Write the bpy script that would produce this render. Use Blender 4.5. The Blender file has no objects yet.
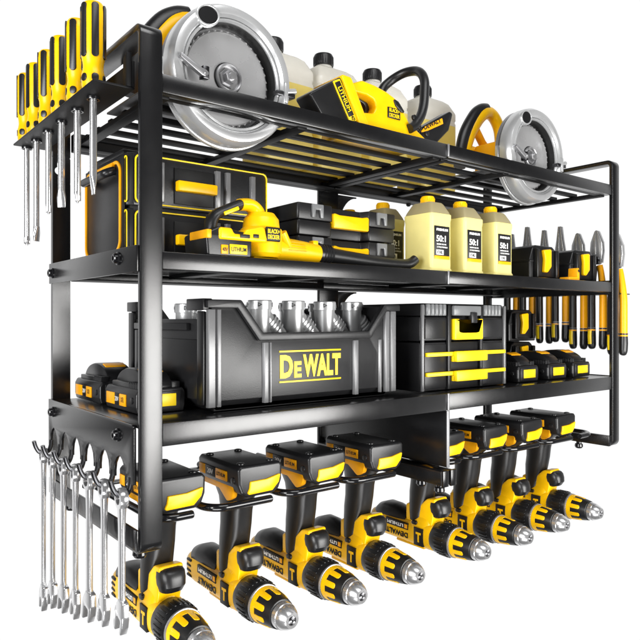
import bpy, bmesh, math, random
from mathutils import Vector, Matrix
random.seed(7)
PI = math.pi
S = bpy.context.scene
COL = S.collection

# ------------------------------------------------------------------ camera
F_PX, YAW = 661.0, math.radians(51.7)
cam = bpy.data.cameras.new("Camera")
cam.sensor_width = 36.0
cam.lens = 36.0 * F_PX / 640.0
cam.clip_start, cam.clip_end = 0.01, 200.0
cam_o = bpy.data.objects.new("Camera", cam)
COL.objects.link(cam_o)
cam_o.location = (-0.22386, -0.52404, 0.0)
cam_o.rotation_euler = (PI / 2, 0, YAW - PI / 2)
S.camera = cam_o

# ------------------------------------------------------------------ studio world: white backdrop sweep behind, dim studio in front
S.view_settings.view_transform = 'Standard'
S.view_settings.look = 'None'
S.view_settings.exposure = 0.0
S.view_settings.gamma = 1.0
W = bpy.data.worlds.new("World")
S.world = W
W.use_nodes = True
wn, wl = W.node_tree.nodes, W.node_tree.links
wn.clear()
wo = wn.new("ShaderNodeOutputWorld")
wb = wn.new("ShaderNodeBackground")
wt = wn.new("ShaderNodeTexCoord")
wm = wn.new("ShaderNodeMapRange")
wm.interpolation_type = 'SMOOTHSTEP'
wm.inputs['From Min'].default_value = 0.0
wm.inputs['From Max'].default_value = 0.66
wm.inputs['To Min'].default_value = 0.03
wm.inputs['To Max'].default_value = 1.03
wd = wn.new("ShaderNodeVectorMath")
wd.operation = 'DOT_PRODUCT'
wd.inputs[1].default_value = (0.62, 0.785, 0.0)      # the white sweep stands behind the rack
wl.new(wt.outputs['Generated'], wd.inputs[0])
wl.new(wd.outputs['Value'], wm.inputs['Value'])
wl.new(wm.outputs[0], wb.inputs['Color'])
wb.inputs['Strength'].default_value = 1.0
wl.new(wb.outputs[0], wo.inputs[0])

# ------------------------------------------------------------------ studio lamps
def area(name, loc, target, sx, sy, radiance, col=(1, 1, 1)):
    l = bpy.data.lights.new(name, 'AREA')
    l.shape = 'RECTANGLE'
    l.size, l.size_y = sx, sy
    l.energy = radiance * PI * sx * sy
    l.color = col
    o = bpy.data.objects.new(name, l)
    COL.objects.link(o)
    o.location = loc
    d = Vector(target) - Vector(loc)
    o.rotation_euler = d.to_track_quat('-Z', 'Y').to_euler()
    return o
area("softbox_front", (0.66, -1.10, -0.20), (0.62, 0.0, -0.12), 0.95, 0.60, 15.0, (1, .99, .97))
area("softbox_left", (-1.35, -0.40, 0.08), (0.2, 0.1, -0.04), 0.8, 0.8, 17.0)
area("added_fill_low", (-0.70, -0.85, -1.05), (0.30, 0.05, -0.28), 0.8, 0.6, 12.0)  # unseen fill lamp added to brighten the drills' blocked left sides
area("added_highlight_top", (0.10, -0.80, 1.20), (0.35, 0.1, 0.1), 0.9, 0.6, 6.0)  # unseen overhead lamp added to put highlights on the handles

# ------------------------------------------------------------------ materials
MATS = {}
def mat(name, base, rough=.4, metal=0.0, spec=.5, coat=0.0, noise=.08, nscale=60, bump=0.0, bscale=900,
        stretch=None, trans=0.0):
    m = bpy.data.materials.new(name)
    m.use_nodes = True
    n, l = m.node_tree.nodes, m.node_tree.links
    p = n['Principled BSDF']
    p.inputs['Base Color'].default_value = (*base, 1)
    p.inputs['Roughness'].default_value = rough
    p.inputs['Metallic'].default_value = metal
    p.inputs['Specular IOR Level'].default_value = spec
    p.inputs['Coat Weight'].default_value = coat
    p.inputs['Coat Roughness'].default_value = .12
    tc = n.new("ShaderNodeTexCoord")
    mp = n.new("ShaderNodeMapping")
    l.new(tc.outputs['Object'], mp.inputs[0])
    if stretch:
        mp.inputs['Scale'].default_value = stretch
    nz = n.new("ShaderNodeTexNoise")
    nz.inputs['Scale'].default_value = nscale
    nz.inputs['Detail'].default_value = 5
    l.new(mp.outputs[0], nz.inputs['Vector'])
    r = n.new("ShaderNodeMapRange")
    r.inputs['To Min'].default_value = max(0.02, rough - noise)
    r.inputs['To Max'].default_value = min(1, rough + noise)
    l.new(nz.outputs['Fac'], r.inputs['Value'])
    l.new(r.outputs[0], p.inputs['Roughness'])
    # tiny tone variation of the surface itself
    mx = n.new("ShaderNodeMix")
    mx.data_type = 'RGBA'
    mx.blend_type = 'MULTIPLY'
    mx.inputs[0].default_value = 1.0
    mx.inputs[6].default_value = (*base, 1)
    r2 = n.new("ShaderNodeMapRange")
    r2.inputs['To Min'].default_value = .88
    r2.inputs['To Max'].default_value = 1.1
    l.new(nz.outputs['Fac'], r2.inputs['Value'])
    l.new(r2.outputs[0], mx.inputs[7])
    l.new(mx.outputs[2], p.inputs['Base Color'])
    if bump:
        b = n.new("ShaderNodeBump")
        b.inputs['Strength'].default_value = bump
        b.inputs['Distance'].default_value = .0004
        n2 = n.new("ShaderNodeTexNoise")
        n2.inputs['Scale'].default_value = bscale
        n2.inputs['Detail'].default_value = 2
        l.new(mp.outputs[0], n2.inputs['Vector'])
        l.new(n2.outputs['Fac'], b.inputs['Height'])
        l.new(b.outputs[0], p.inputs['Normal'])
    if trans:
        out = n['Material Output']
        t = n.new("ShaderNodeBsdfTranslucent")
        t.inputs['Color'].default_value = (*base, 1)
        ms = n.new("ShaderNodeMixShader")
        ms.inputs[0].default_value = trans
        l.new(p.outputs[0], ms.inputs[1])
        l.new(t.outputs[0], ms.inputs[2])
        l.new(ms.outputs[0], out.inputs['Surface'])
    MATS[name] = m
    return m

STEEL = mat("black_powder_coat", (.0055, .0055, .006), .235, 0, .75, noise=.03, bump=.07, bscale=1600)
MATTE = mat("matte_black_shade", (.004, .004, .0045), .5, 0, .18, noise=.04, bump=.05, bscale=1500)  # darker, duller copy of the black coat, painting shade under decks and ledge
GLOSS = mat("black_gloss_rod", (.008, .008, .009), .14, 0, .6, noise=.03)
PLAS = mat("black_plastic", (.0085, .0085, .0092), .32, 0, .45, noise=.05, bump=.06, bscale=1300)
GREYP = mat("charcoal_plastic", (.0120, .0120, .0128), .33, 0, .4, noise=.05, bump=.2, bscale=1100)
GREYR = mat("charcoal_painted_sheen", (.13, .13, .133), .26, 0, .8, noise=.04)  # charcoal rib plastic with its bright sheen painted in as lighter grey
RUBB = mat("black_rubber", (.0085, .0085, .009), .36, 0, .5, noise=.05, bump=.05, bscale=900)
YEL = mat("yellow_plastic", (.88, .49, .002), .30, 0, .3, noise=.04)
LYEL = mat("bright_yellow_trim", (.88, .62, .006), .36, 0, .4, noise=.03)
ORG = mat("amber_plastic", (.88, .38, .003), .36, 0, .3, noise=.02)
CHROME = mat("chrome", (.72, .72, .73), .19, .85, noise=.03, nscale=30)
SILV = mat("satin_silver", (.60, .605, .61), .30, .6, noise=.03, nscale=40)
SAWM = mat("cast_aluminium", (.56, .565, .57), .26, .6, .5, noise=.03, nscale=40, bump=.03, bscale=700)
GREYM = mat("grey_metal", (.36, .36, .37), .34, .7, noise=.05)
BLADE = mat("blade_steel", (.46, .46, .465), .28, .55, noise=.06, nscale=25)
PLIER = mat("plier_steel", (.60, .60, .605), .24, .75, noise=.06, nscale=60)
CHUCK = mat("brushed_chuck_steel", (.70, .70, .71), .24, .85, noise=.05, nscale=50)
DARKM = mat("dark_metal", (.10, .10, .105), .3, 1, noise=.05)
PALE = mat("pale_yellow_jug", (.99, .91, .40), .26, 0, .3, noise=.03, trans=.42)
LIQ = mat("pale_yellow_liquid", (.93, .80, .27), .3, 0, .4, noise=.03, trans=.45)
MILK = mat("milky_plastic", (.86, .845, .79), .2, 0, .4, noise=.03, trans=.45)
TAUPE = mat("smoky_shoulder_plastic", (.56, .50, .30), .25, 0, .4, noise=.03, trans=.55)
WHITE = mat("white_print", (.85, .85, .84), .5, 0, .3, noise=.02)
BLK = mat("black_print", (.006, .006, .006), .45, 0, .4, noise=.02)
CLEAR = mat("grey_translucent_plastic", (.22, .225, .23), .22, 0, .5, noise=.03, trans=.25)

# ------------------------------------------------------------------ mesh kit
def rpoly(pts):
    """pts: (u, v[, r]) -> outline with rounded corners"""
    out = []
    n = len(pts)
    for i, p in enumerate(pts):
        r = p[2] if len(p) > 2 else 0
        P = Vector(p[:2])
        if r <= 0:
            out.append(P)
            continue
        a = Vector(pts[i - 1][:2]) - P
        b = Vector(pts[(i + 1) % n][:2]) - P
        la, lb = a.length, b.length
        a.normalize(); b.normalize()
        ang = a.angle(b)
        t = min(r / math.tan(ang / 2), la * .49, lb * .49)
        rr = t * math.tan(ang / 2)
        A, B = P + a * t, P + b * t
        c = P + (a + b).normalized() * (rr / math.sin(ang / 2))
        a0 = math.atan2(A.y - c.y, A.x - c.x)
        a1 = math.atan2(B.y - c.y, B.x - c.x)
        d = (a1 - a0 + PI) % (2 * PI) - PI
        k = max(3, int(abs(d) / .22))
        for j in range(k + 1):
            q = a0 + d * j / k
            out.append(Vector((c.x + rr * math.cos(q), c.y + rr * math.sin(q))))
    return out

AX = {'X': lambda u, v, w: (w, u, v), 'Y': lambda u, v, w: (u, w, v), 'Z': lambda u, v, w: (u, v, w)}

class G:
    def __init__(s):
        s.bm = bmesh.new()
        s.mats = []
    def _mi(s, m):
        if m not in s.mats:
            s.mats.append(m)
        return s.mats.index(m)
    def merge(s, b, m, M=None, bev=0, seg=2, ang=30):
        if bev:
            bmesh.ops.recalc_face_normals(b, faces=b.faces[:])
            es = [e for e in b.edges if len(e.link_faces) == 2 and e.calc_face_angle(0) > math.radians(ang)]
            if es:
                bmesh.ops.bevel(b, geom=es, offset=bev, segments=seg, affect='EDGES', profile=.5, clamp_overlap=True)
        bmesh.ops.recalc_face_normals(b, faces=b.faces[:])
        if M is not None:
            b.transform(M)
        mi = s._mi(m)
        for f in b.faces:
            f.material_index = mi
            f.smooth = True
        me = bpy.data.meshes.new("t")
        b.to_mesh(me)
        b.free()
        s.bm.from_mesh(me)
        bpy.data.meshes.remove(me)
        return s
    def box(s, x0, x1, y0, y1, z0, z1, m, bev=.0008, seg=2, M=None):
        b = bmesh.new()
        v = [b.verts.new((x, y, z)) for x in (x0, x1) for y in (y0, y1) for z in (z0, z1)]
        for f in ((0, 1, 3, 2), (4, 6, 7, 5), (0, 4, 5, 1), (2, 3, 7, 6), (0, 2, 6, 4), (1, 5, 7, 3)):
            b.faces.new([v[i] for i in f])
        return s.merge(b, m, M, bev, seg)
    def prism(s, poly, a, c, axis, m, bev=.0008, seg=2, M=None, ang=30):
        b = bmesh.new()
        f = AX[axis]
        A = [b.verts.new(f(p[0], p[1], a)) for p in poly]
        C = [b.verts.new(f(p[0], p[1], c)) for p in poly]
        n = len(poly)
        b.faces.new(A)
        b.faces.new(C[::-1])
        for i in range(n):
            b.faces.new((A[i], A[(i + 1) % n], C[(i + 1) % n], C[i]))
        return s.merge(b, m, M, bev, seg, ang)
    def ring_prism(s, outer, inner, a, c, axis, m, bev=.0006, M=None):
        b = bmesh.new()
        f = AX[axis]
        n = len(outer)
        R = [[b.verts.new(f(p[0], p[1], w)) for p in q] for q in (outer, inner) for w in (a, c)]
        oa, oc, ia, ic = R
        for i in range(n):
            j = (i + 1) % n
            b.faces.new((oa[i], oa[j], oc[j], oc[i]))
            b.faces.new((ia[i], ia[j], ic[j], ic[i]))
            b.faces.new((oa[i], oa[j], ia[j], ia[i]))
            b.faces.new((oc[i], oc[j], ic[j], ic[i]))
        return s.merge(b, m, M, bev, 2)
    def lathe(s, prof, o, ax, m, n=36, M=None, close=True):
        """prof: list of (t along axis, radius)"""
        b = bmesh.new()
        ax = Vector(ax).normalized()
        u = ax.orthogonal().normalized()
        w = ax.cross(u)
        o = Vector(o)
        rings = []
        for t, r in prof:
            if r < 1e-6:
                rings.append([b.verts.new(o + ax * t)])
            else:
                rings.append([b.verts.new(o + ax * t + (u * math.cos(2 * PI * k / n) + w * math.sin(2 * PI * k / n)) * r) for k in range(n)])
        for A, B in zip(rings, rings[1:]):
            if len(A) == 1 and len(B) == 1:
                continue
            for k in range(n):
                q = (k + 1) % n
                if len(A) == 1:
                    b.faces.new((A[0], B[k], B[q]))
                elif len(B) == 1:
                    b.faces.new((A[k], A[q], B[0]))
                else:
                    b.faces.new((A[k], A[q], B[q], B[k]))
        if close:
            for R in (rings[0], rings[-1]):
                if len(R) > 1:
                    b.faces.new(R)
        return s.merge(b, m, M)
    def torus_lathe(s, prof, o, ax, m, n=64, M=None):
        """closed section turned about an axis"""
        return s.lathe(list(prof) + [prof[0]], o, ax, m, n, M, close=False)
    def cyl(s, p0, p1, r0, m, r1=None, n=24, e=.0004, M=None):
        p0, p1 = Vector(p0), Vector(p1)
        L = (p1 - p0).length
        r1 = r0 if r1 is None else r1
        e = min(e, L * .3, r0 * .4 + 1e-6, r1 * .4 + 1e-6)
        return s.lathe([(0, r0 - e), (e, r0), (L - e, r1), (L, r1 - e)], p0, p1 - p0, m, n, M)
    def tube(s, pts, r, m, n=12, rad=None, M=None, flat=None):
        """round bar through points, corners rounded with rad; r number or (ra, rb)"""
        P = [Vector(p) for p in pts]
        if isinstance(r, list) and len(P) > 2:
            r = [q if isinstance(q, tuple) else (q, q) for q in r]
            Q, q_r = [], []
            for i in range(len(P) - 1):
                a, b_, c, d = P[max(i - 1, 0)], P[i], P[i + 1], P[min(i + 2, len(P) - 1)]
                for k in range(5):
                    t = k / 5
                    Q.append(.5 * (2 * b_ + (c - a) * t + (2 * a - 5 * b_ + 4 * c - d) * t * t + (3 * b_ - a - 3 * c + d) * t ** 3))
                    q_r.append(tuple(r[i][j] * (1 - t) + r[i + 1][j] * t for j in (0, 1)))
            P, r = Q + [P[-1]], q_r + [r[-1]]
        elif rad:
            Q = [P[0]]
            for i in range(1, len(P) - 1):
                a, b_ = P[i - 1] - P[i], P[i + 1] - P[i]
                t = min(rad, a.length * .49, b_.length * .49)
                A, B = P[i] + a.normalized() * t, P[i] + b_.normalized() * t
                for k in range(7):
                    q = k / 6
                    Q.append(A * (1 - q) ** 2 + P[i] * 2 * q * (1 - q) + B * q * q)
            Q.append(P[-1])
            P = Q
        b = bmesh.new()
        prev = None
        rings = []
        nv = None
        for i, p in enumerate(P):
            t = (P[min(i + 1, len(P) - 1)] - P[max(i - 1, 0)]).normalized()
            if nv is None:
                nv = Vector(flat).normalized() if flat else t.orthogonal().normalized()
            nv = (nv - t * nv.dot(t)).normalized()
            w = t.cross(nv)
            rr = r[i] if isinstance(r, list) else r
            ra, rb = rr if isinstance(rr, tuple) else (rr, rr)
            rings.append([b.verts.new(p + nv * ra * math.cos(2 * PI * k / n) + w * rb * math.sin(2 * PI * k / n)) for k in range(n)])
        for A, B in zip(rings, rings[1:]):
            for k in range(n):
                q = (k + 1) % n
                b.faces.new((A[k], A[q], B[q], B[k]))
        b.faces.new(rings[0])
        b.faces.new(rings[-1])
        return s.merge(b, m, M)
    def loft(s, rings, m, M=None):
        b = bmesh.new()
        R = [[b.verts.new(p) for p in r] for r in rings]
        n = len(R[0])
        for A, B in zip(R, R[1:]):
            for k in range(n):
                q = (k + 1) % n
                b.faces.new((A[k], A[q], B[q], B[k]))
        b.faces.new(R[0])
        b.faces.new(R[-1])
        return s.merge(b, m, M)
    def build(s, name, parent=None, sharp=32):
        me = bpy.data.meshes.new(name)
        s.bm.to_mesh(me)
        s.bm.free()
        for m in s.mats:
            me.materials.append(m)
        me.set_sharp_from_angle(angle=math.radians(sharp))
        o = bpy.data.objects.new(name, me)
        COL.objects.link(o)
        if parent:
            o.parent = parent
        return o

def sring(c, ax, a, b, n=2.0, k=32):
    """superellipse ring; ax 'Y': a along X, b along Z; ax 'Z': a along X, b along Y; ax 'X': a along Y, b along Z"""
    out = []
    for i in range(k):
        q = 2 * PI * i / k
        cx, sx = math.cos(q), math.sin(q)
        u = a * math.copysign(abs(cx) ** (2 / n), cx)
        v = b * math.copysign(abs(sx) ** (2 / n), sx)
        if ax == 'Y':
            out.append((c[0] + u, c[1], c[2] + v))
        elif ax == 'Z':
            out.append((c[0] + u, c[1] + v, c[2]))
        else:
            out.append((c[0], c[1] + u, c[2] + v))
    return out

FACE_FRONT = Matrix(((1, 0, 0), (0, 0, -1), (0, 1, 0)))          # columns: text x, text y, outward
FACE_LEFT = Matrix(((0, 0, -1), (-1, 0, 0), (0, 1, 0)))
FACE_LEFT_DOWN = Matrix(((0, 0, -1), (1, 0, 0), (0, -1, 0)))     # lettering upside down on a -X face
TXT = {}
def text(body, w, h, m, face, loc, parent, name="lettering", bold=.0, spin=0.0, thick=.0004):
    """lettering stretched to w x h, centred at loc, standing proud of the face"""
    key = (body, bold)
    if key not in TXT:
        c = bpy.data.curves.new("txt", 'FONT')
        c.body = body
        c.size = 1
        c.extrude = .5
        c.offset = bold
        c.align_x = 'CENTER'
        c.align_y = 'CENTER'
        c.resolution_u = 3
        t = bpy.data.objects.new("txt", c)
        COL.objects.link(t)
        dg = bpy.context.evaluated_depsgraph_get()
        me = bpy.data.meshes.new_from_object(t.evaluated_get(dg))
        bpy.data.objects.remove(t)
        bpy.data.curves.remove(c)
        xs = [v.co.x for v in me.vertices]
        ys = [v.co.y for v in me.vertices]
        TXT[key] = (me, min(xs), max(xs), min(ys), max(ys))
    me0, x0, x1, y0, y1 = TXT[key]
    me = me0.copy()
    sx, sy = w / (x1 - x0), h / (y1 - y0)
    R = face @ Matrix.Rotation(spin, 3, 'Z')
    loc = Vector(loc)
    for v in me.vertices:
        p = Vector(((v.co.x - (x0 + x1) / 2) * sx, (v.co.y - (y0 + y1) / 2) * sy, v.co.z * thick))
        v.co = R @ p + loc
    me.materials.clear()
    me.materials.append(m)
    o = bpy.data.objects.new(name, me)
    COL.objects.link(o)
    o.parent = parent
    return o

def thing(name, label, cat, loc, group=None, rot=None):
    o = bpy.data.objects.new(name, None)
    o.empty_display_size = .02
    COL.objects.link(o)
    o.location = loc
    if rot:
        o.rotation_euler = rot
    o['label'] = label
    o['category'] = cat
    if group:
        o['group'] = group
    return o

def copy_tree(o, parent=None):
    c = o.copy()
    COL.objects.link(c)
    if parent:
        c.parent = parent
    for ch in list(o.children):
        copy_tree(ch, c)
    return c

def repeat(proto, spots, labels):
    """first spot takes the prototype itself, the rest are copies"""
    out = []
    for i, (p, l) in enumerate(zip(spots, labels)):
        o = proto if i == 0 else copy_tree(proto)
        o.location = p[:3]
        if len(p) > 3:
            o.rotation_euler.z = p[3]
        o['label'] = l
        out.append(o)
    return out

# ================================================================== THE RACK
rack = thing("tool_rack", "large black steel tool rack with three shelves and a row of drill hangers", "tool rack", (0, 0, 0))
D, ZT, ZB = .2487, .25, -.1975
MX = .386
def end_frame(x0, x1):
    g = G()
    o = rpoly([(0, ZB, .010), (D, ZB, .010), (D, ZT, .010), (0, ZT, .010)])
    t = .0062
    i = rpoly([(t, ZB + t, .0045), (D - t, ZB + t, .0045), (D - t, ZT - t, .0045), (t, ZT - t, .0045)])
    n = min(len(o), len(i))
    g.ring_prism(o[:n], i[:n], x0, x1, 'X', STEEL, .0007)
    return g.build("end_frame", rack)
# left frame: its rear post has a keyhole for the wall screw
g = G()
t = .0062
g.prism(rpoly([(D - t - .0001, ZB), (0, ZB, .010), (0, ZT, .010), (D - t - .0001, ZT), (D - t - .0001, ZT - t), (t, ZT - t, .0045), (t, ZB + t, .0045), (D - t - .0001, ZB + t)]), 0, .0195, 'X', STEEL, .0006, ang=50)
KX, KZ = .0066, .168
g.box(0, .0195, D - t, D, ZB, KZ - .0140, STEEL, 0)
g.box(0, .0195, D - t, D, KZ + .0160, ZT, STEEL, 0)
ou, inn = [], []
for k in range(64):
    q = 2 * PI * (k + .5) / 64
    c, s_ = math.cos(q), math.sin(q)
    sc = min((((.0195 - KX) if c > 0 else KX) / abs(c)), ((.0160 if s_ > 0 else .0140) / abs(s_)))
    ou.append(Vector((KX + c * sc, KZ + s_ * sc)))
    a = abs((q - PI / 2 + PI) % (2 * PI) - PI)
    rr = min(.0100, .0016 / max(math.sin(a), .01)) if a < .33 else .0043
    inn.append(Vector((KX + c * rr, KZ + s_ * rr)))
g.ring_prism(ou, inn, D - t, D, 'Y', STEEL, 0)
g.build("end_frame", rack)
end_frame(.7703, .7895)

def bolt(p, axis, r=.0058, parent=rack):
    g = G()
    a = Vector(axis)
    g.lathe([(0, r), (.0015, r), (.0022, r * .8), (.0045, r * .74), (.0053, r * .6), (.0053, r * .38), (.003, r * .34), (.003, 0)], p, a, GLOSS, 20)
    return g.build("bolt", parent)

# wire deck on top: two modules side by side
def wire_shelf(x0, x1):
    g = G()
    for k in range(5):
        y = .062 + k * .0360
        g.box(x0 + .004, x1 - .004, y - .0047, y + .0047, .1985, .2035, MATTE, .0008)
    sh = g.build("wire_shelf", rack)
    f = G()
    f.box(x0, x1 - .0008, .001, .0125, .1942, .2102, STEEL, .0009)
    f.box(x0, x1 - .0008, .0127, .022, .1943, .1961, MATTE, .0005)
    f.build("front_beam", sh)
    r = G()
    r.box(x0, x1 - .0008, .2285, .2415, .190, .2098, MATTE, .0009)
    r.box(x0, x1 - .0008, .2130, .2283, .1900, .1916, MATTE, .0005)
    r.build("rear_beam", sh)
    for x in (x0 + .006, x0 + (x1 - x0) * (.43 if x0 < .1 else .335), x1 - .008):
        c = G()
        c.box(x - .0060, x + .0060, .0125, .2285, .1925, .1983, MATTE, .0008)
        c.build("cross_bar", sh)
    return sh
wire_shelf(.0197, MX)
wire_shelf(MX + .0004, .7701)

def tray_shelf(x0, x1, zt, zb):
    g = G()
    e0, e1 = (.0006 if x0 < .1 else x0), (.7890 if x1 > .7 else x1 - .0008)
    g.box(e0, e1, .0066, .2415, zt - .0035, zt - .0012, STEEL, .0003)
    sh = g.build("tray_shelf", rack)
    f = G()
    f.box(x0, x1 - .0008, .001, .0033, zb, zt, STEEL, .0007)
    f.box(x0, x1 - .0008, .0035, .018, zb, zb + .0018, MATTE, .0004)
    f.build("front_beam", sh)
    r = G()
    r.box(x0, x1 - .0008, .2395, .2415, zb, zt - .0036, STEEL, .0006)
    r.box(x0, x1 - .0008, .205, .2393, zb, zb + .0018, MATTE, .0004)
    r.build("rear_beam", sh)
    for x in (x0 + (x1 - x0) * .33, x0 + (x1 - x0) * .68):
        c = G()
        c.box(x - .009, x + .009, .019, .224, zt - .0085, zt - .0037, MATTE, .0006)
        c.build("cross_bar", sh)
for zt, zb in ((.0585, .0435), (-.088, -.108)):
    tray_shelf(.0197, MX, zt, zb)
    tray_shelf(MX + .0004, .7701, zt, zb)

# silver joint strips between the two modules
for z0, z1 in ((.1952, .2103), (.043, .0589), (-.1085, -.0876)):
    g = G()
    g.box(MX - .0016, MX + .0012, -.0004, .0009, z0, z1, GREYM, .0003)
    g.build("joint_strip", rack)

# middle rear posts with curved gussets
g = G()
g.box(.3806, .417, .2425, .2487, ZB, .2098, STEEL, .0008)
g.build("rear_post", rack)
for zt in (.1895, .043, -.1085):
    g = G()
    R, RZ = .036, .055
    pts = [(.4174, zt), (.4174, zt - RZ - .004)]
    pts += [(.4174 + R * (1 - math.cos(q)) + .001, zt - .002 - RZ + RZ * math.sin(q)) for q in [k * PI / 2 / 10 for k in range(11)]]
    pts += [(.4174 + R + .001, zt)]
    g.prism([Vector(p) for p in pts], .2435, .2465, 'Y', STEEL, .0004)
    g.build("gusset", rack)

# divider panel under the lowest shelf, at mid rack
g = G()
g.box(MX - .0016, MX, .002, .2415, -.1765, -.1086, STEEL, .0005)
g.box(MX - .0026, MX + .0016, -.0002, .0018, -.1765, -.1086, GREYM, .0004)
g.build("divider_panel", rack)
g = G()
g.box(MX - .011, MX + .011, .002, .2415, -.1975, -.180, STEEL, .001)
g.box(MX - .012, MX - .002, -.002, .0018, -.1985, -.179, STEEL, .0008)
g.box(MX + .002, MX + .012, -.002, .0018, -.1985, -.179, STEEL, .0008)
g.build("bottom_rail", rack)

# side rails of the left and right end
for x0, x1, zz in ((-.0026, -.0002, (.0405, .063)), (-.0026, -.0002, (-.1935, -.176)), (.7897, .792, (.0405, .063)), (.7897, .792, (-.108, -.088)),
                   (.764, .7701, (-.1965, -.180))):
    g = G()
    g.box(x0, x1, .003, .2475, zz[0], zz[1], STEEL, .0007)
    g.build("side_rail", rack)
for y, z in ((.232, .0517), (.0415, .0540), (.2285, -.101), (.0410, -.1008)):
    bolt((-.0027 if z > 0 else -.0032, y, z), (-1, 0, 0))
for x, y in ((.012, .03), (.012, .215), (.775, .06), (.775, .21), (MX - .003, .012), (MX + .006, .05)):
    g = G()
    g.lathe([(0, .0042), (-.003, .0042), (-.004, .0062), (-.008, .0066), (-.0105, .005), (-.0115, .002), (-.0115, 0)], (x, y, ZB - .0002), (0, 0, 1), GLOSS, 18)
    g.build("foot", rack)
for x in (.20, .56):
    g = G()
    g.lathe([(0, .004), (-.002, .004), (-.004, .002), (-.004, 0)], (x, .235, .1895), (0, 0, 1), GLOSS, 14)
    g.build("bolt", rack)

# wrench hook plate: comb with pointed arches, the teeth bend out into hooks
ARCH = [.0393, .0758, .116, .1544, .1898, .2283]
HOOK = [.0165, .0575, .0955, .135, .172, .2095, .2425]
pl = [(.0085, -.0885, .004), (.2475, -.0885), (.2475, -.139), (.240, -.139)]
for yc in reversed(ARCH):
    a = .0125
    pl += [(yc + a, -.139), (yc + a, -.134), (yc + a * .86, -.127), (yc + a * .5, -.1215), (yc, -.1182), (yc - a * .5, -.1215), (yc - a * .86, -.127), (yc - a, -.134), (yc - a, -.139)]
pl += [(.0085, -.139)]
g = G()
g.prism(rpoly(pl), -.0031, -.0003, 'X', STEEL, .0006)
hp = g.build("hook_plate", rack)
for y in HOOK:
    g = G()
    g.tube([(-.0017, y, -.134), (-.0020, y, -.1410), (-.0045, y, -.1467), (-.0095, y, -.1486), (-.0148, y, -.1462), (-.0183, y, -.1400), (-.0200, y, -.1335)],
           (.0036, .0022), DARKM, 12, rad=.006, flat=(0, 1, 0))
    g.build("hook", hp)

# screwdriver ledge on the left end, pliers ledge on the right end
SD_Y = [.0516, .0935, .1405, .1831, .2265, .2703 - .006]
g = G()
g.box(-.0355, -.0004, .0115, .2665, .1945, .1965, MATTE, .0007)
g.box(-.0026, -.0004, .0115, .2475, .1967, .2190, MATTE, .0006)
g.prism(rpoly([(.0115, .1967), (.020, .1967), (.020, .2215), (.0115, .2265, .001)]), -.0075, -.0028, 'X', MATTE, .0006)
sh = g.build("screwdriver_ledge", rack)
for y in SD_Y:
    g = G()
    g.torus_lathe([(-.0021, .0042), (-.0021, .0058), (-.0045, .0056), (-.0045, .0042)], (-.0215, y, .1965), (0, 0, 1), GLOSS, 20)
    g.build("hole_rim", sh)
g = G()
g.box(.7922, .828, .002, .2475, .0405, .0425, STEEL, .0007)
g.build("pliers_ledge", rack)

# drill hangers: bent rods between a rear rail and the front
DX = [.0450, .1310, .2165, .3010, .4150, .5010, .5850, .6720]
g = G()
for a, b_ in ((.0197, MX - .0115), (MX + .0115, .7638)):
    g.box(a, b_, .196, .204, -.1835, -.1795, STEEL, .0006)
g.build("hanger_rail", rack)
for x in DX:
    g = G()
    xl = x - .0545
    if x < .05:
        xl = x - .0205
    if abs(x - .415) < .01:
        xl = x - .0165
    g.tube([(xl, .203, -.1765), (xl, .032, -.1765), (xl + .012, .0195, -.1765), (x + .012, .0195, -.1765)], .0037, GLOSS, 12, rad=.010)
    g.lathe([(0, .0037), (.001, .0033), (.0016, .002), (.0018, 0)], (x + .012, .0195, -.1765), (1, 0, 0), GLOSS, 12)
    g.build("drill_hanger", rack)
g = G()
g.tube([(.748, .203, -.1765), (.748, .032, -.1765), (.735, .0195, -.1765), (.708, .0195, -.1765)], .0037, GLOSS, 12, rad=.010)
g.build("drill_hanger", rack)

# ================================================================== SCREWDRIVERS
def screwdriver(flat):
    o = thing("screwdriver", "", "screwdriver", (0, 0, 0), "screwdrivers in the ledge on the rack's left end")
    g = G()
    g.lathe([(.0, .0085), (.003, .0092), (.008, .0098), (.0165, .0098), (.0185, .0092), (.0225, .0086), (.0265, .0088), (.031, .0098), (.036, .0102), (.070, .0103), (.076, .0098), (.079, .0078), (.0798, .004), (.0798, 0)],
            (0, 0, .1968), (0, 0, 1), YEL, 36)
    h = g.build("handle", o)
    for k in range(6):
        q = k * PI / 3 + .35
        c, s_ = math.cos(q), math.sin(q)
        M = Matrix(((-s_, c, 0, 0), (c, s_, 0, 0), (0, 0, 1, 0), (0, 0, 0, 1)))
        b = G()
        b.prism(rpoly([(-.0031, .1968 + .0300, .003), (.0031, .1968 + .0300, .003), (.0031, .1968 + .0770, .0029), (-.0031, .1968 + .0770, .0029)]), .0085, .0107, 'Y', RUBB, .0005, M=M)
        b.prism(rpoly([(-.0030, .1968 + .0090, .0027), (.0030, .1968 + .0090, .0027), (.0030, .1968 + .0160, .0027), (-.0030, .1968 + .0160, .0027)]), .0080, .0102, 'Y', RUBB, .0004, M=M)
        b.build("grip_inlay", h)
    return o
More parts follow.
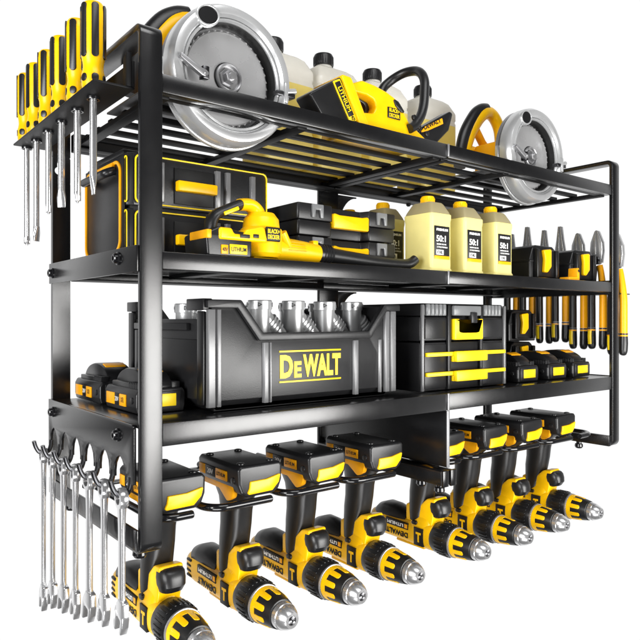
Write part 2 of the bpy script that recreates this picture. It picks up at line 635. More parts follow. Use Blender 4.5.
def shaft(o, zend, flat):
    g = G()
    L = .1968 - zend
    r = .0031
    if flat:
        g.lathe([(0, r), (L - .016, r)], (0, 0, .1968), (0, 0, -1), CHROME, 18)
        z = zend
        rings = []
        for t, a, b_ in ((.016, r, r), (.009, .0042, .0020), (.003, .0040, .0009), (0, .0038, .0007)):
            rings.append(sring((0, 0, z + t), 'Z', b_, a, 2.6, 18))
        g.loft(rings, CHROME)
    else:
        g.lathe([(0, r), (L - .010, r), (L - .008, r * .86), (L - .003, r * .7), (L, .0006), (L, 0)], (0, 0, .1968), (0, 0, -1), CHROME, 18)
        for k in range(4):
            M = Matrix.Rotation(k * PI / 2 + .5, 4, 'Z')
            g.box(.0004, .0032, -.0006, .0006, zend + .002, zend + .011, CHROME, .0003, M=M)
    return g.build("shaft", o)
sdp = screwdriver(False)
SDE = [.1094, .1077, .1103, .1087, .085, .0834]
SDF = [True, False, True, False, True, False]
sdo = repeat(sdp, [(-.0215, y, 0, .5 * i) for i, y in enumerate(SD_Y)],
             ["yellow and black screwdriver with a slotted tip, nearest to the front of the rack",
              "yellow and black screwdriver with a cross tip, second from the front of the rack",
              "yellow and black screwdriver with a slotted tip, third from the front of the rack",
              "yellow and black screwdriver with a short cross tipped shaft, third from the wall end",
              "yellow and black screwdriver with a long slotted shaft, second from the wall end",
              "yellow and black screwdriver with a long cross tipped shaft, farthest back on the ledge"])
for o, z, fl in zip(sdo, SDE, SDF):
    shaft(o, z, fl)

# ================================================================== WRENCHES
def wrench(zr, zb_):
    """zr: centre of the ring, hanging; zb_: bottom of the open jaw. Flat faces along X"""
    o = thing("wrench", "", "wrench", (0, 0, 0), "combination wrenches hanging on hooks")
    g = G()
    g.torus_lathe([(-.0036, .0048), (-.0038, .0060), (-.0034, .0084), (-.001, .0093), (.001, .0093), (.0034, .0084), (.0038, .0060), (.0036, .0048)], (0, 0, zr), (1, 0, 0), CHROME, 32)
    g.build("ring_head", o)
    g = G()
    top, bot = zr - .0072, zb_ + .022
    rings = []
    for z, a, b_ in ((top + .001, .0032, .0054), (top - .006, .0028, .0046), (top - .02, .0025, .0040), (bot + .012, .0025, .0042), (bot + .003, .0025, .0048), (bot - .002, .0026, .0058)):
        rings.append(sring((0, 0, z), 'Z', a, b_, 3.2, 24))
    g.loft(rings, CHROME)
    g.build("shank", o)
    g = G()
    q = .26
    M = Matrix.Translation((0, 0, zb_ + .0145)) @ Matrix.Rotation(q, 4, 'X') @ Matrix.Diagonal((1.05, .95, 1.3, 1))
    pts = [(-.0055, .0115, .003), (.0055, .0115, .003), (.0105, .003, .005), (.0108, -.006, .003), (.0085, -.0130, .0016), (.0050, -.0120, .001), (.0048, -.001, .0022), (-.0048, -.001, .0022), (-.0050, -.0095, .001), (-.0080, -.0105, .0016), (-.0105, -.004, .003), (-.0102, .003, .005)]
    g.prism(rpoly(pts), -.0030, .0030, 'X', CHROME, .0009, M=M)
    g.build("open_jaw", o)
    return o
WB = [-.2640, -.2720, -.2820, -.2930, -.3000, -.3080, -.3220]
WL = ["chrome combination wrench on the frontmost hook, its shank crossing in front of a yellow drill",
      "chrome combination wrench on the second hook from the front of the rack",
      "chrome combination wrench on the third hook from the front of the rack",
      "chrome combination wrench on the middle hook of the row of seven",
      "chrome combination wrench on the third hook from the left end of the row",
      "chrome combination wrench on the second hook from the left end of the row",
      "long chrome combination wrench on the leftmost hook, nearest to the wall"]
for y, zb_, l in zip(HOOK, WB, WL):
    o = wrench(-.1505, zb_)
    o.location = (-.0098, y, 0)
    o.rotation_euler.z = random.uniform(-.12, .12)
    o['label'] = l

# ================================================================== PLIERS
def pliers(long_nose):
    o = thing("pliers", "", "pliers", (0, 0, 0), "pliers in the ledge on the rack's right end")
    for s_ in (1, -1):
        g = G()
        if long_nose:
            pts = [(0.0004 * s_, .070), (s_ * .0075, .070), (s_ * .0085, .088, .003), (s_ * .0055, .105), (s_ * .0026, .128, .001), (0.0004 * s_, .128)]
        else:
            pts = [(0.0004 * s_, .070), (s_ * .0085, .070), (s_ * .0110, .090, .004), (s_ * .0100, .104, .004), (s_ * .0030, .122, .002), (0.0004 * s_, .124)]
        g.prism(rpoly(pts), -.0045, .0045, 'X', PLIER, .0008)
        g.build("jaw", o)
        g = G()
        y0 = s_ * .0100
        g.tube([(0, s_ * .004, .066), (0, s_ * .0068, .05), (0, s_ * .0098, .02), (0, y0, -.012), (0, y0, -.036)],
               [(.0052, .0046), (.0058, .0050), (.0066, .0060), (.0068, .0062), (.0068, .0062)], ORG if s_ < 0 else RUBB, 16, flat=(1, 0, 0))
        g.tube([(0, y0, -.0362), (0, y0, -.0385)], (.0071, .0065), RUBB, 16, flat=(1, 0, 0))
        g.tube([(0, y0, -.0387), (0, y0, -.0410)], (.0070, .0064), ORG, 16, flat=(1, 0, 0))
        g.tube([(0, y0, -.0412), (0, y0, -.052), (0, s_ * .0096, -.064), (0, s_ * .0092, -.0695), (0, s_ * .009, -.0715)],
               [(.0070, .0064), (.0074, .0068), (.0072, .0066), (.0056, .0050), (.002, .002)], RUBB, 16, flat=(1, 0, 0))
        if s_ > 0:
            g.tube([(-.0058, y0, -.041), (-.0066, y0, -.050), (-.0060, s_ * .0097, -.063)], (.0016, .0034), LYEL, 10, flat=(1, 0, 0))
        g.build("handle", o)
    g = G()
    g.lathe([(-.0058, 0), (-.0058, .0052), (-.0048, .0066), (.0048, .0066), (.0058, .0052), (.0058, 0)], (0, 0, .074), (1, 0, 0), DARKM, 24)
    g.build("pivot", o)
    return o
p1 = pliers(True)
p2 = pliers(False)
PY = [.2120, .1788, .1443, .1132, .0798, .0461, .0110]
repeat(p1, [(.8075, PY[1], .0395), (.8075, PY[2], .0300), (.8075, PY[3], .0330), (.8075, PY[0], .03)],
       ["needle nose pliers with the slimmest jaws, standing up beside the third yellow jug",
        "long nose pliers with orange grips, second jaw tip from the yellow jugs",
        "long nose pliers with tall jaws rising in the gap between the two black cases",
        "long nose pliers at the ledge's wall end, jaws behind the third yellow jug"])
repeat(p2, [(.8075, PY[4], .0225), (.8075, PY[5], .0235), (.8065, PY[6] + .001, .0150)],
       ["cutting pliers with pointed jaws above the right black case's rear half",
        "cutting pliers with pointed jaws just left of the rack's right upright",
        "cutting pliers with yellow grip sticking out right of the rack's right upright"])

# ================================================================== DRILLS
def battery_block(parent, z0, z1, y0, y1, name="battery_pack"):
    g = G()
    pts = [(-.0150, z0, .004), (.0150, z0, .004), (.0215, z0 + .0040, .004), (.0250, z0 + .0125, .006), (.0255, z1 - .0035, .003), (.0225, z1, .003), (-.0225, z1, .003), (-.0255, z1 - .0035, .003), (-.0250, z0 + .0125, .006), (-.0215, z0 + .0040, .004)]
    g.prism(rpoly(pts), y0, y1, 'Y', PLAS, .0028, 3, ang=50)
    for x in (-.017, .017):
        for y in (y0 + .010, y1 - .010):
            g.lathe([(0, .0042), (.0012, .004), (.0018, .002), (.0018, 0)], (x, y, z1 - .0003), (0, 0, 1), PLAS, 14)
    # corner screw bosses
    for s_ in (-1, 1):
        g.lathe([(0, .0034), (.001, .0032), (.0014, .001), (.0014, 0)], (s_ * .0252, y0 + .010, z1 - .015), (s_, 0, 0), GREYP, 14)
    b = g.build(name, parent)
    return b

def drill():
    o = thing("cordless_drill", "", "drill", (0, 0, 0), "cordless drills hanging upside down by their grips")
    g = G()
    sec = [(.1600, .0, .003, .004), (.1585, .0, .0085, .0090), (.154, .0, .0128, .0138), (.147, .0, .0150, .0160), (.134, 0, .0160, .0168), (.100, 0, .0162, .0168), (.066, 0, .0165, .0172), (.050, 0, .0176, .0180), (.042, 0, .0172, .0176), (.0405, 0, .0160, .0164)]
    g.loft([sring((0, y, cz), 'Y', a, b_, 2.9, 40) for y, cz, a, b_ in sec], YEL)
    # trigger housing rising from the body
    pts = [(.088, .002), (.0875, .034, .003), (.080, .038, .004), (.070, .032, .008), (.060, .0400, .010), (.051, .0480, .009), (.0375, .0500, .004), (.0365, .0455, .002), (.0405, .038, .003), (.0405, .024, .008), (.0450, .006)]
    g.prism(rpoly(pts), -.0118, .0118, 'X', YEL, .0036, 3, ang=40)
    g.loft([sring((0, .062, z), 'Z', a, b_, 3, 32) for z, a, b_ in ((.004, .0168, .0215), (.012, .0160, .0215), (.019, .0135, .0205), (.024, .0110, .0190))], YEL)
    g.box(-.0095, .0095, .058, .108, -.0195, -.0155, YEL, .0018)
    h = g.build("housing", o)
    for k in range(4):
        v = G()
        z = .0085 - k * .0056
        v.box(-.0160, .0160, .137, .1480, z - .0014, z + .0014, BLK, .0008)
        v.build("vent_slot", h)
    l = G()
    l.box(-.0172, -.0140, .0790, .1200, .0020, .0105, BLK, .0004)
    l.build("label_plate", h)
    text("LITHIUM", .029, .0042, WHITE, FACE_LEFT_DOWN, (-.01725, .102, .0063), h, bold=.02)
    l = G()
    l.box(-.0173, -.0140, .0800, .0855, .0035, .0090, ORG, .0003)
    l.build("label_plate", h)
    text("DEWALT", .040, .0068, BLK, FACE_LEFT_DOWN, (-.01665, .0995, -.0055), h, bold=.03)
    l = G()
    l.box(-.0180, -.0140, .0520, .0680, -.0130, .0095, BLK, .0004)
    l.build("label_plate", h)
    text("T", .0085, .0125, YEL, FACE_LEFT, (-.0181, .0598, -.002), h, bold=.04)
    l = G()
    l.prism(rpoly([(.064, .0120, .0026), (.073, .0120, .0026), (.073, .0170, .0026), (.064, .0170, .0026)]), -.0172, .0172, 'X', RUBB, .0008)
    l.build("direction_switch", h)
    # rubber overmould hump on the motor
    g = G()
    sec = [(.1500, .0085, .006, .004), (.1475, .0110, .0110, .0075), (.141, .0135, .0138, .0105), (.128, .0160, .0145, .0125), (.112, .0158, .0142, .0122), (.100, .0140, .0138, .0110), (.088, .012, .0132, .0100)]
    g.loft([sring((0, y, cz), 'Y', a, b_, 2.4, 32) for y, cz, a, b_ in sec], RUBB)
    g.build("rubber_hump", o)
    # trigger
    g = G()
    sec = [(.0245, .0425, .007, .0055), (.0270, .0405, .0105, .0105), (.033, .0385, .0122, .0128), (.039, .0388, .0125, .0128), (.0445, .0395, .0122, .0118), (.0470, .0402, .0108, .0098), (.0480, .0408, .0075, .0060)]
    g.loft([sring((0, yc, z), 'Z', a, b_, 2.8, 32) for z, yc, a, b_ in sec], RUBB)
    g.build("trigger", o)
    # grip
    g = G()
    sec = [(.012, .0725, .0110, .0090), (.016, .0725, .0140, .0118), (.026, .0720, .0144, .0132), (.040, .0705, .0144, .0150), (.052, .0690, .0142, .0168), (.066, .0665, .0144, .0172), (.080, .0655, .0146, .0180), (.094, .0650, .0158, .0210), (.1035, .0620, .0190, .0290), (.1065, .0610, .0195, .0315)]
    g.loft([sring((0, yc, z), 'Z', a, b_, 2.5, 32) for z, yc, a, b_ in sec], RUBB)
    gr = g.build("grip", o)
    g = G()
    g.lathe([(0, .0016), (.0006, .0014), (.0008, 0)], (-.0143, .0640, .0850), (-1, 0, 0), CHROME, 14)
    g.build("screw", gr)
    for s_ in (-1, 1):
        g = G()
        pts = [(.094, .1150, .001), (.0945, .1068, .002), (.060, .1065, .004), (.044, .0965, .004), (.033, .1015, .006), (.031, .1150, .001)]
        a, b_ = (-.0236, -.0180) if s_ < 0 else (.0180, .0236)
        g.prism(rpoly(pts), a, b_, 'X', ORG, .0014)
        g.build("foot_flange", o)
    # battery
    b = battery_block(o, .1035, .1345, .0185, .1010)
    l = G()
    pts = [(-.0125, .1190, .001), (.0060, .1192), (.0222, .1225, .001), (.0200, .1145, .002), (.0125, .1072, .002), (-.0165, .1066, .002), (-.0135, .1120, .002)]
    l.prism(rpoly(pts), .0165, .0210, 'Y', YEL, .0008)
    l.build("yellow_panel", b)
    l = G()
    l.box(-.0264, -.0240, .084, .097, .1168, .1268, ORG, .0004)
    l.box(-.0264, -.0240, .040, .062, .1168, .1268, ORG, .0004)
    l.box(-.0263, -.0240, .0622, .0838, .1168, .1268, BLK, .0004)
    l.build("label_plate", b)
    text("LITHIUM", .017, .0038, BLK, FACE_LEFT, (-.0264, .051, .1218), b, bold=.01)
    text("20V", .012, .0050, WHITE, FACE_LEFT, (-.0264, .073, .1218), b)
    # gearbox collar, sleeve, nose
    g = G()
    g.lathe([(.0, .0168), (.001, .0182), (.004, .0194), (.012, .0199), (.020, .0199), (.026, .0194), (.0295, .0184), (.0300, .016)], (0, .043, 0), (0, -1, 0), PLAS, 48)
    for k in range(26):
        q = 2 * PI * k / 26
        M = Matrix.Rotation(q, 4, 'Y')
        g.box(-.0011, .0011, .0185, .0330, .0194, .0206, PLAS, .0005, M=M)
    g.build("clutch_collar", o)
    g = G()
    g.lathe([(0, .0170), (.0005, .0186), (.0026, .0186), (.0031, .0170)], (0, .0135, 0), (0, -1, 0), GREYM, 48)
    g.build("steel_ring", o)
    g = G()
    g.lathe([(0, .0160), (.0006, .0173), (.012, .0164), (.022, .0150), (.0275, .0138), (.0282, .0122)], (0, .0104, 0), (0, -1, 0), RUBB, 48)
    sl = g.build("chuck_sleeve", o)
    y = G()
    y.torus_lathe([(.0, .0155), (.0002, .0178), (.0058, .0174), (.0060, .0155)], (0, .0104, 0), (0, -1, 0), YEL, 48)
    for k in range(9):
        M = Matrix.Rotation(2 * PI * k / 9 + .2, 4, 'Y') @ Matrix.Translation((0, .0104, .0175)) @ Matrix.Rotation(.105, 4, 'X')
        pts = [(-.0030, -.004), (.0030, -.004), (.0028, -.0195, .0025), (-.0028, -.0195, .0025)]
        y.prism(rpoly(pts), -.004, .0004, 'Z', YEL, .0005, M=M)
    y.build("yellow_fingers", sl)
    g = G()
    g.lathe([(0, .0118), (.001, .0127), (.006, .0124), (.0068, .0118), (.0074, .0118), (.0115, .0104), (.0160, .0078), (.0168, .0070), (.0168, .0044), (.008, .0040), (.008, 0)], (0, -.0176, 0), (0, -1, 0), CHUCK, 40)
    n = g.build("chuck_nose", o)
    for k in range(3):
        M = Matrix.Rotation(2 * PI * k / 3 + .4, 4, 'Y')
        j = G()
        j.box(-.0013, .0013, -.0355, -.022, .0010, .0042, GREYM, .0004, M=M)
        j.build("jaw", n)
    return o
dp = drill()
DL = ["yellow and black cordless drill behind the left front upright, farthest left of the hanging row",
      "yellow and black cordless drill hanging second from the left upright",
      "yellow and black cordless drill hanging third from the left upright",
      "yellow and black cordless drill hanging just left of the black divider panel",
      "yellow and black cordless drill hanging just right of the black divider panel's front edge",
      "yellow and black cordless drill hanging third from the right upright",
      "yellow and black cordless drill hanging second from the right upright",
      "yellow and black cordless drill hanging nearest to the right upright, smallest in view"]
for o in repeat(dp, [(x, 0, -.275) for x in DX], DL):
    o.rotation_euler = (0, random.uniform(-.012, .012), random.uniform(-.014, .014))

# ================================================================== STANDING BATTERY PACKS
def pack():
    o = thing("battery_pack", "", "battery", (0, 0, 0), "battery packs standing on the lowest shelf")
    g = G()
    pts = [(-.0235, 0, .002), (.0235, 0, .002), (.0252, .006, .004), (.0252, .0180, .003), (.0225, .0230, .003), (-.0225, .0230, .003), (-.0252, .0180, .003), (-.0252, .006, .004)]
    g.prism(rpoly(pts), -.040, .040, 'Y', PLAS, .0022, 3, ang=50)
    for s_ in (-1, 1):
        g.lathe([(0, .0034), (.0012, .003), (.0016, .001), (.0016, 0)], (s_ * .0250, -.030, .0120), (s_, 0, 0), GREYP, 14)
    b = g.build("body", o)
    g = G()
    for s_ in (-1, 1):
        x = s_ * .0175
        g.box(x - .004, x + .004, -.034, .030, .0225, .0275, PLAS, .0008)
        for k in range(6):
            g.box(x - .0042, x + .0042, -.0345 + k * .004, -.0325 + k * .004, .0150, .0285, GREYP, .0004)
    g.build("slide_rail", o)
    g = G()
    pts = [(-.0345, .021)] + [(.002 + .0365 * math.cos(q), .0225 + .0185 * math.sin(q)) for q in [PI - k * PI / 22 for k in range(1, 22)]] + [(.0385, .021)]
    g.prism(rpoly(pts), -.0145, .0145, 'X', PLAS, .0022, 2, ang=40)
    t = g.build("terminal_hump", o)
    g = G()
    M = Matrix.Translation((0, -.0150, .0385)) @ Matrix.Rotation(.36, 4, 'X')
    g.box(-.0115, .0115, -.0050, .0050, -.004, .0014, ORG, .0010, M=M)
    g.build("release_button", t)
    g = G()
    g.box(-.0195, .0195, -.0414, -.0390, .0022, .0205, GREYP, .0008)
    fp = g.build("front_frame", o)
    g = G()
    g.box(-.0135, .0145, -.0420, -.0410, .0058, .0178, LYEL, .0004)
    g.build("yellow_panel", fp)
    g = G()
    g.box(-.0262, -.0240, .012, .034, .0050, .0165, ORG, .0004)
    g.box(-.0262, -.0240, -.016, -.0002, .0050, .0165, ORG, .0004)
    g.box(-.0261, -.0240, .0002, .0118, .0050, .0165, BLK, .0004)
    g.build("label_plate", o)
    text("20V", .009, .0045, WHITE, FACE_LEFT, (-.0261, .006, .011), o)
    text("XR", .008, .0050, BLK, FACE_LEFT, (-.0262, -.008, .011), o)
    return o
bp = pack()
zs = -.0885
repeat(bp, [(.0490, .2010, zs), (.0490, .1060, zs), (.5960, .0730, zs), (.6700, .0730, zs), (.7370, .0730, zs)],
       ["black battery pack on the lowest shelf's left end, the one farther back",
        "black battery pack on the lowest shelf's left end, half hidden by the front upright",
        "black battery pack with yellow front label standing beside the drawer box",
        "black battery pack with yellow front label, middle of the three right of the drawer box",
        "black battery pack with yellow front label standing nearest to the right upright"])

# ================================================================== CIRCULAR SAWS
def saw():
    o = thing("circular_saw", "", "saw", (0, 0, 0), "circular saws on the wire shelf")
    # local: disc axis along -Y, disc centre at origin, front face at y = 0
    g = G()
    g.torus_lathe([(.0, .0535), (-.0010, .0545), (-.0028, .0560), (-.0034, .0590), (-.0024, .0634), (.0020, .0662), (.0060, .0668), (.0140, .0668), (.0160, .0655), (.0160, .0535)], (0, 0, 0), (0, 1, 0), SAWM, 96)
    gd = g.build("blade_guard", o)
    g = G()
    g.torus_lathe([(.0008, .0497), (-.0004, .0505), (-.0004, .0522), (.0008, .0530), (.0030, .0532), (.0150, .0532), (.0150, .0497)], (0, 0, 0), (0, 1, 0), SAWM, 96)
    g.build("inner_ring", gd)
    g = G()
    g.torus_lathe([(.0030, .0488), (.0030, .0495), (.0155, .0495), (.0155, .0488)], (0, 0, 0), (0, 1, 0), BLK, 72)  # black liner painted in for the shadow of the blade gap
    g.build("inner_wall_shade", gd)
    g = G()
    g.lathe([(.0, 0.0), (.0, .0540), (.0020, .0650), (.0060, .0660), (.0066, .0640), (.0066, 0)], (0, .0165, 0), (0, 1, 0), GREYM, 64)
    g.build("guard_back", gd)
    g = G()
    g.lathe([(.0120, 0), (.0120, .0440), (.0128, .0452), (.0140, .0452), (.0140, 0)], (0, 0, 0), (0, 1, 0), BLADE, 72)
    bl = g.build("blade", o)
    g = G()
    for k in range(40):
        M = Matrix.Rotation(2 * PI * k / 40, 4, 'Y')
        g.prism([Vector((-.0015, .0448)), Vector((.0017, .0448)), Vector((.0014, .0464))], .0124, .0138, 'Y', BLADE, .0001, M=M)
    g.build("teeth", bl)
    g = G()
    g.torus_lathe([(.0125, .0118), (.0085, .0120), (.0078, .0130), (.0085, .0140), (.0125, .0142)], (0, 0, 0), (0, 1, 0), GREYM, 48)
    g.torus_lathe([(.0124, .0142), (.0116, .0143), (.0116, .0152), (.0124, .0153)], (0, 0, 0), (0, 1, 0), BLK, 48)
    g.lathe([(.0112, .0102), (.0096, .0098), (.0096, .0072), (.0040, .0066), (.0034, .0058), (.0034, 0)], (0, 0, 0), (0, 1, 0), GREYM, 6)
    g.lathe([(.0036, .0038), (.0012, .0036), (.0010, .002), (.0010, 0)], (0, 0, 0), (0, 1, 0), CHROME, 20)
    g.build("arbor_bolt", bl)
    # lower guard: a thinner second arc, set behind and rolled down
    g = G()
    n = 40
    for ra, rb, ya, yb, m in ((.0560, .0665, .0168, .0225, SAWM),):
        ou, inn = [], []
        a0, a1 = math.radians(172), math.radians(348)
        for k in range(n + 1):
            q = a0 + (a1 - a0) * k / n
            ou.append(Vector((rb * math.cos(q), rb * math.sin(q) - .0015)))
            inn.append(Vector((ra * math.cos(q), ra * math.sin(q) - .0015)))
        g.prism(ou + inn[::-1], ya, yb, 'Y', m, .0012, ang=50)
    g.build("lower_guard", o)
    # oval knob in a raised rim
    M = Matrix.Translation((-.0300, -.0022, .0478)) @ Matrix.Rotation(-.35, 4, 'Y')
    g = G()
    oo = [Vector((.0126 * math.cos(q), .0102 * math.sin(q))) for q in [2 * PI * k / 32 for k in range(32)]]
    ii = [Vector((.0104 * math.cos(q), .0080 * math.sin(q))) for q in [2 * PI * k / 32 for k in range(32)]]
    g.ring_prism(oo, ii, -.0022, .004, 'Y', SAWM, .0007, M=M)
    kb = g.build("knob_rim", o)
    g = G()
    g.loft([sring((0, y, 0), 'Y', .0103 * q, .0079 * q, 2, 28) for y, q in ((.003, 1), (-.0012, 1), (-.0018, .94), (-.0020, .6))], MATTE, M=M)
    g.build("knob", kb)
    # clamps by the shoe
    g = G()
    M = Matrix.Translation((-.049, -.0050, -.0035)) @ Matrix.Rotation(.32, 4, 'Y')
    g.prism(rpoly([(-.012, .001, .001), (.012, -.0035, .001), (.016, -.003, .001), (.016, .0035, .001), (.010, .003), (-.012, .0055, .0012)]), -.003, .003, 'Y', GREYM, .0007, M=M)
    g.box(-.037, -.0305, -.0075, .001, -.013, -.001, DARKM, .0008)
    g.cyl((-.034, -.0086, -.008), (-.034, -.0072, -.008), .0022, CHROME)
    g.build("clamp_lever", o)
    g = G()
    g.box(.0560, .0600, -.0055, .006, -.016, .004, SAWM, .0008)
    g.box(.0480, .0700, -.0035, .006, -.009, -.004, DARKM, .0006)
    g.cyl((.060, -.001, -.004), (.0715, -.001, -.001), .0032, SAWM)
    g.build("depth_clamp", o)
    # shoe plate lying on the deck, motor and handle behind
    g = G()
    g.box(-.085, .078, .0245, .105, -.0285, -.0265, GREYM, .0006)
    g.build("shoe_plate", o)
    g = G()
    g.lathe([(.0235, .030), (.030, .034), (.048, .034), (.052, .030), (.054, .0265), (.088, .0265), (.094, .024), (.0975, .017), (.0975, 0)], (.005, 0, .0075), (0, 1, 0), ORG, 40)
    for k in range(16):
        M = Matrix.Translation((.005, 0, .0075)) @ Matrix.Rotation(2 * PI * k / 16, 4, 'Y')
        g.box(-.0012, .0012, .060, .084, .0255, .0270, BLK, .0004, M=M)
    g.build("motor", o)
    # D handle
    H = .082
    g = G()
    g.tube([(-.070, H, -.012), (-.066, H, .012), (-.056, H, .040), (-.036, H, .068), (-.020, H, .0800), (-.006, H, .0838)], [(.0075, .010), (.0080, .0105), (.0085, .0110), (.0085, .0110), (.0080, .0105), (.0070, .0100)], GREYP, 20, rad=.012, flat=(0, 1, 0))
    hd = g.build("grip", o)
    g = G()
    g.tube([(-.060, H - .002, .010), (-.0500, H - .003, .036), (-.034, H - .004, .0600), (-.018, H - .004, .0745), (.000, H, .0800), (.014, H, .0730), (.025, H, .055), (.027, H, .020), (.020, H, -.002)], [(.0068, .0085)] * 4 + [(.0085, .0100)] * 5, YEL, 20, rad=.012, flat=(0, 1, 0))
    g.tube([(-.060, H, .014), (-.020, H, .012), (.022, H, .014)], (.0090, .010), YEL, 18, flat=(0, 1, 0))
    g.tube([(-.034, H, .050), (-.018, H, .032), (.004, H, .016)], (.006, .006), ORG, 14, flat=(0, 1, 0))
    g.build("handle", o)
    g = G()
    g.box(-.050, -.012, .030, .072, -.026, .020, ORG, .004, 3)
    g.build("gear_case", o)
    return o
sp = saw()
repeat(sp, [(.1040, .0238, .2345), (.6025, .0238, .2345)],
       ["silver disc circular saw at the left end of the top shelf, the larger looking one",
        "silver disc circular saw with yellow handle at the right end of the top shelf"])

# ================================================================== BOTTLES ON TOP
def top_jug():
    o = thing("fluid_jug", "", "jug", (0, 0, 0), "half full milky jugs along the back of the top shelf")
    a, b_ = .0400, .031
    def R(z, s=1.0, sy=None, dx=0):
        return sring((.0085 if s > .95 else .0085 * (s - .42) / .53, 0, z), 'Z', a * s, b_ * (sy or s), 9, 56)
    g = G()
    g.loft([R(0, .94), R(.002, .985), R(.006, 1), R(.040, 1), R(.042, .97), R(.046, .97), R(.048, 1), R(.103, 1), R(.1035, 1)], LIQ)
    lq = g.build("filled_body", o)
    g = G()
    g.loft([R(.1037, 1), R(.108, 1), R(.1095, .975), R(.1125, .975), R(.114, 1), R(.123, 1), R(.1255, .98), R(.1390, .80), R(.1430, .66), R(.1460, .42)], MILK)
    g.lathe([(.144, .0122), (.152, .0122)], (0, 0, 0), (0, 0, 1), MILK, 28)
    g.build("clear_body", o)
    g = G()
    g.lathe([(.150, .0125), (.1505, .0140), (.164, .0138), (.1665, .0125), (.1668, 0)], (0, 0, 0), (0, 0, 1), GREYP, 32)
    for k in range(28):
        M = Matrix.Rotation(2 * PI * k / 28, 4, 'Z')
        g.box(.0135, .0144, -.0006, .0006, .152, .163, GREYP, .0002, M=M)
    g.build("cap", o)
    return o
tj = top_jug()
repeat(tj, [(.2690, .2010, .2040), (.3540, .2000, .2040), (.4470, .2000, .2040), (.5560, .2000, .2040)],
       ["milky jug of yellow fluid with a grey cap, behind the left circular saw",
        "milky jug with a grey cap behind the chainsaw's battery",
        "milky jug with a grey cap behind the chainsaw's yellow body",
        "milky jug with a grey cap behind the chainsaw's black bar, rightmost of the jugs"])

# ================================================================== CHAINSAW
cs = thing("chainsaw", "small yellow cordless chainsaw with black hoop handle on the top shelf", "chainsaw", (.30, .06, .2055))
def csx(pts):
    return [(p[0] - .30, p[1] - .2055) + tuple(p[2:]) for p in pts]
g = G()
g.prism(rpoly(csx([(.1945, .2370, .003), (.2380, .2640, .003), (.2480, .2520, .002), (.2680, .2165, .003), (.2190, .2080, .003)])), -.036, -.010, 'Y', PLAS, .003, 3)
cb = g.build("battery_pack", cs)
g = G()
g.prism(rpoly(csx([(.2355, .2655, .002), (.2500, .2650, .004), (.2790, .2120, .003), (.2640, .2110, .002)])), -.040, .012, 'Y', YEL, .0025, 3)
g.prism(rpoly(csx([(.2260, .2560, .001), (.2350, .2605, .001), (.2600, .2200, .001), (.2500, .2160, .001)])), -.0375, -.0355, 'Y', LYEL, .0004)
g.prism(rpoly(csx([(.2278, .2545, .0005), (.2345, .2580, .0005), (.2550, .2250, .0005), (.2480, .2215, .0005)])), -.0382, -.0370, 'Y', BLK, .0002)
g.build("battery_frame", cb)
text("LITHIUM", .028, .0052, LYEL, FACE_FRONT, (.2412 - .30, -.0383, .2395 - .2055), cb, bold=.01, spin=-1.02)
text("40V", .0075, .0050, BLK, FACE_FRONT, (.2545 - .30, -.0378, .2205 - .2055), cb, spin=-1.02)
g = G()
body = [(.2600, .2110, .002), (.2640, .2300, .003), (.2690, .2312, .003), (.2765, .2335, .004), (.2900, .2352, .006), (.2950, .2440, .008), (.2905, .2510, .006), (.2800, .2538, .005), (.2572, .2536, .002), (.2520, .2600, .003), (.2730, .2690, .006), (.2930, .2675, .010), (.3110, .2640, .010),
        (.3260, .2590, .010), (.3400, .2440, .012), (.3480, .2350, .010), (.3760, .2210, .004), (.3780, .2085, .003), (.2620, .2075, .002)]
g.prism(rpoly(csx(body)), -.032, .028, 'Y', YEL, .004, 3, ang=40)
bd = g.build("body", cs)
g = G()
g.prism(rpoly(csx([(.2760, .2536, .001), (.2930, .2500, .004), (.2965, .2440, .004), (.2905, .2360, .004), (.2860, .2385, .003), (.2890, .2440, .004), (.2860, .2485, .004), (.2770, .2505, .001)])), -.020, .016, 'Y', RUBB, .001)
g.build("trigger", cs)
g = G()
g.prism(rpoly(csx([(.2690, .2685, .003), (.2790, .2715, .003), (.2950, .2700, .003), (.3020, .2655, .002), (.2850, .2668, .002)])), -.018, .014, 'Y', RUBB, .0012)
g.prism(rpoly(csx([(.3190, .2590, .002), (.3290, .2560, .004), (.3400, .2450, .003), (.3340, .2440, .003), (.3240, .2500, .003)])), -.0335, .0295, 'Y', RUBB, .0012)
g.build("rubber_inlay", bd)
g = G()
g.box(.3115 - .30, .3315 - .30, -.0334, -.0316, .2345 - .2055, .2470 - .2055, BLK, .0005, M=None)
g.build("badge", bd)
text("BLACK+", .0165, .0044, LYEL, FACE_FRONT, (.3215 - .30, -.0335, .2437 - .2055), bd, bold=.02)
text("DECKER", .0165, .0044, LYEL, FACE_FRONT, (.3215 - .30, -.0335, .2378 - .2055), bd, bold=.02)
g = G()
g.tube([(.0450, .031, .0420), (.0540, .031, .0700), (.0586, .030, .0808), (.0638, .030, .0921), (.0750, .025, .1034), (.0836, .012, .1106), (.0877, -.005, .1091), (.0847, -.018, .1008), (.0814, -.026, .0879),
        (.0732, -.032, .0564), (.0657, -.034, .0399), (.0526, -.035, .0252), (.0450, -.035, .0213)],
       .0058, RUBB, 16, rad=.016)
for x, z in ((.3620, .2330), (.3760, .2265), (.3540, .2420)):
    g.lathe([(0, .0034), (.0025, .0032), (.003, .002), (.003, 0)], (x - .30, -.0325, z - .2055), (0, -1, 0), BLK, 14)
g.build("hoop_handle", cs)
g = G()
g.prism(rpoly(csx([(.3640, .2170, .002), (.3800, .2380, .004), (.4080, .2540, .003), (.4330, .2680, .004), (.4390, .2660, .004), (.4310, .2430, .006), (.4090, .2240, .006), (.3800, .2120, .003)])), -.022, -.006, 'Y', PLAS, .003, 3)
br = g.build("bar_cover", cs)
g = G()
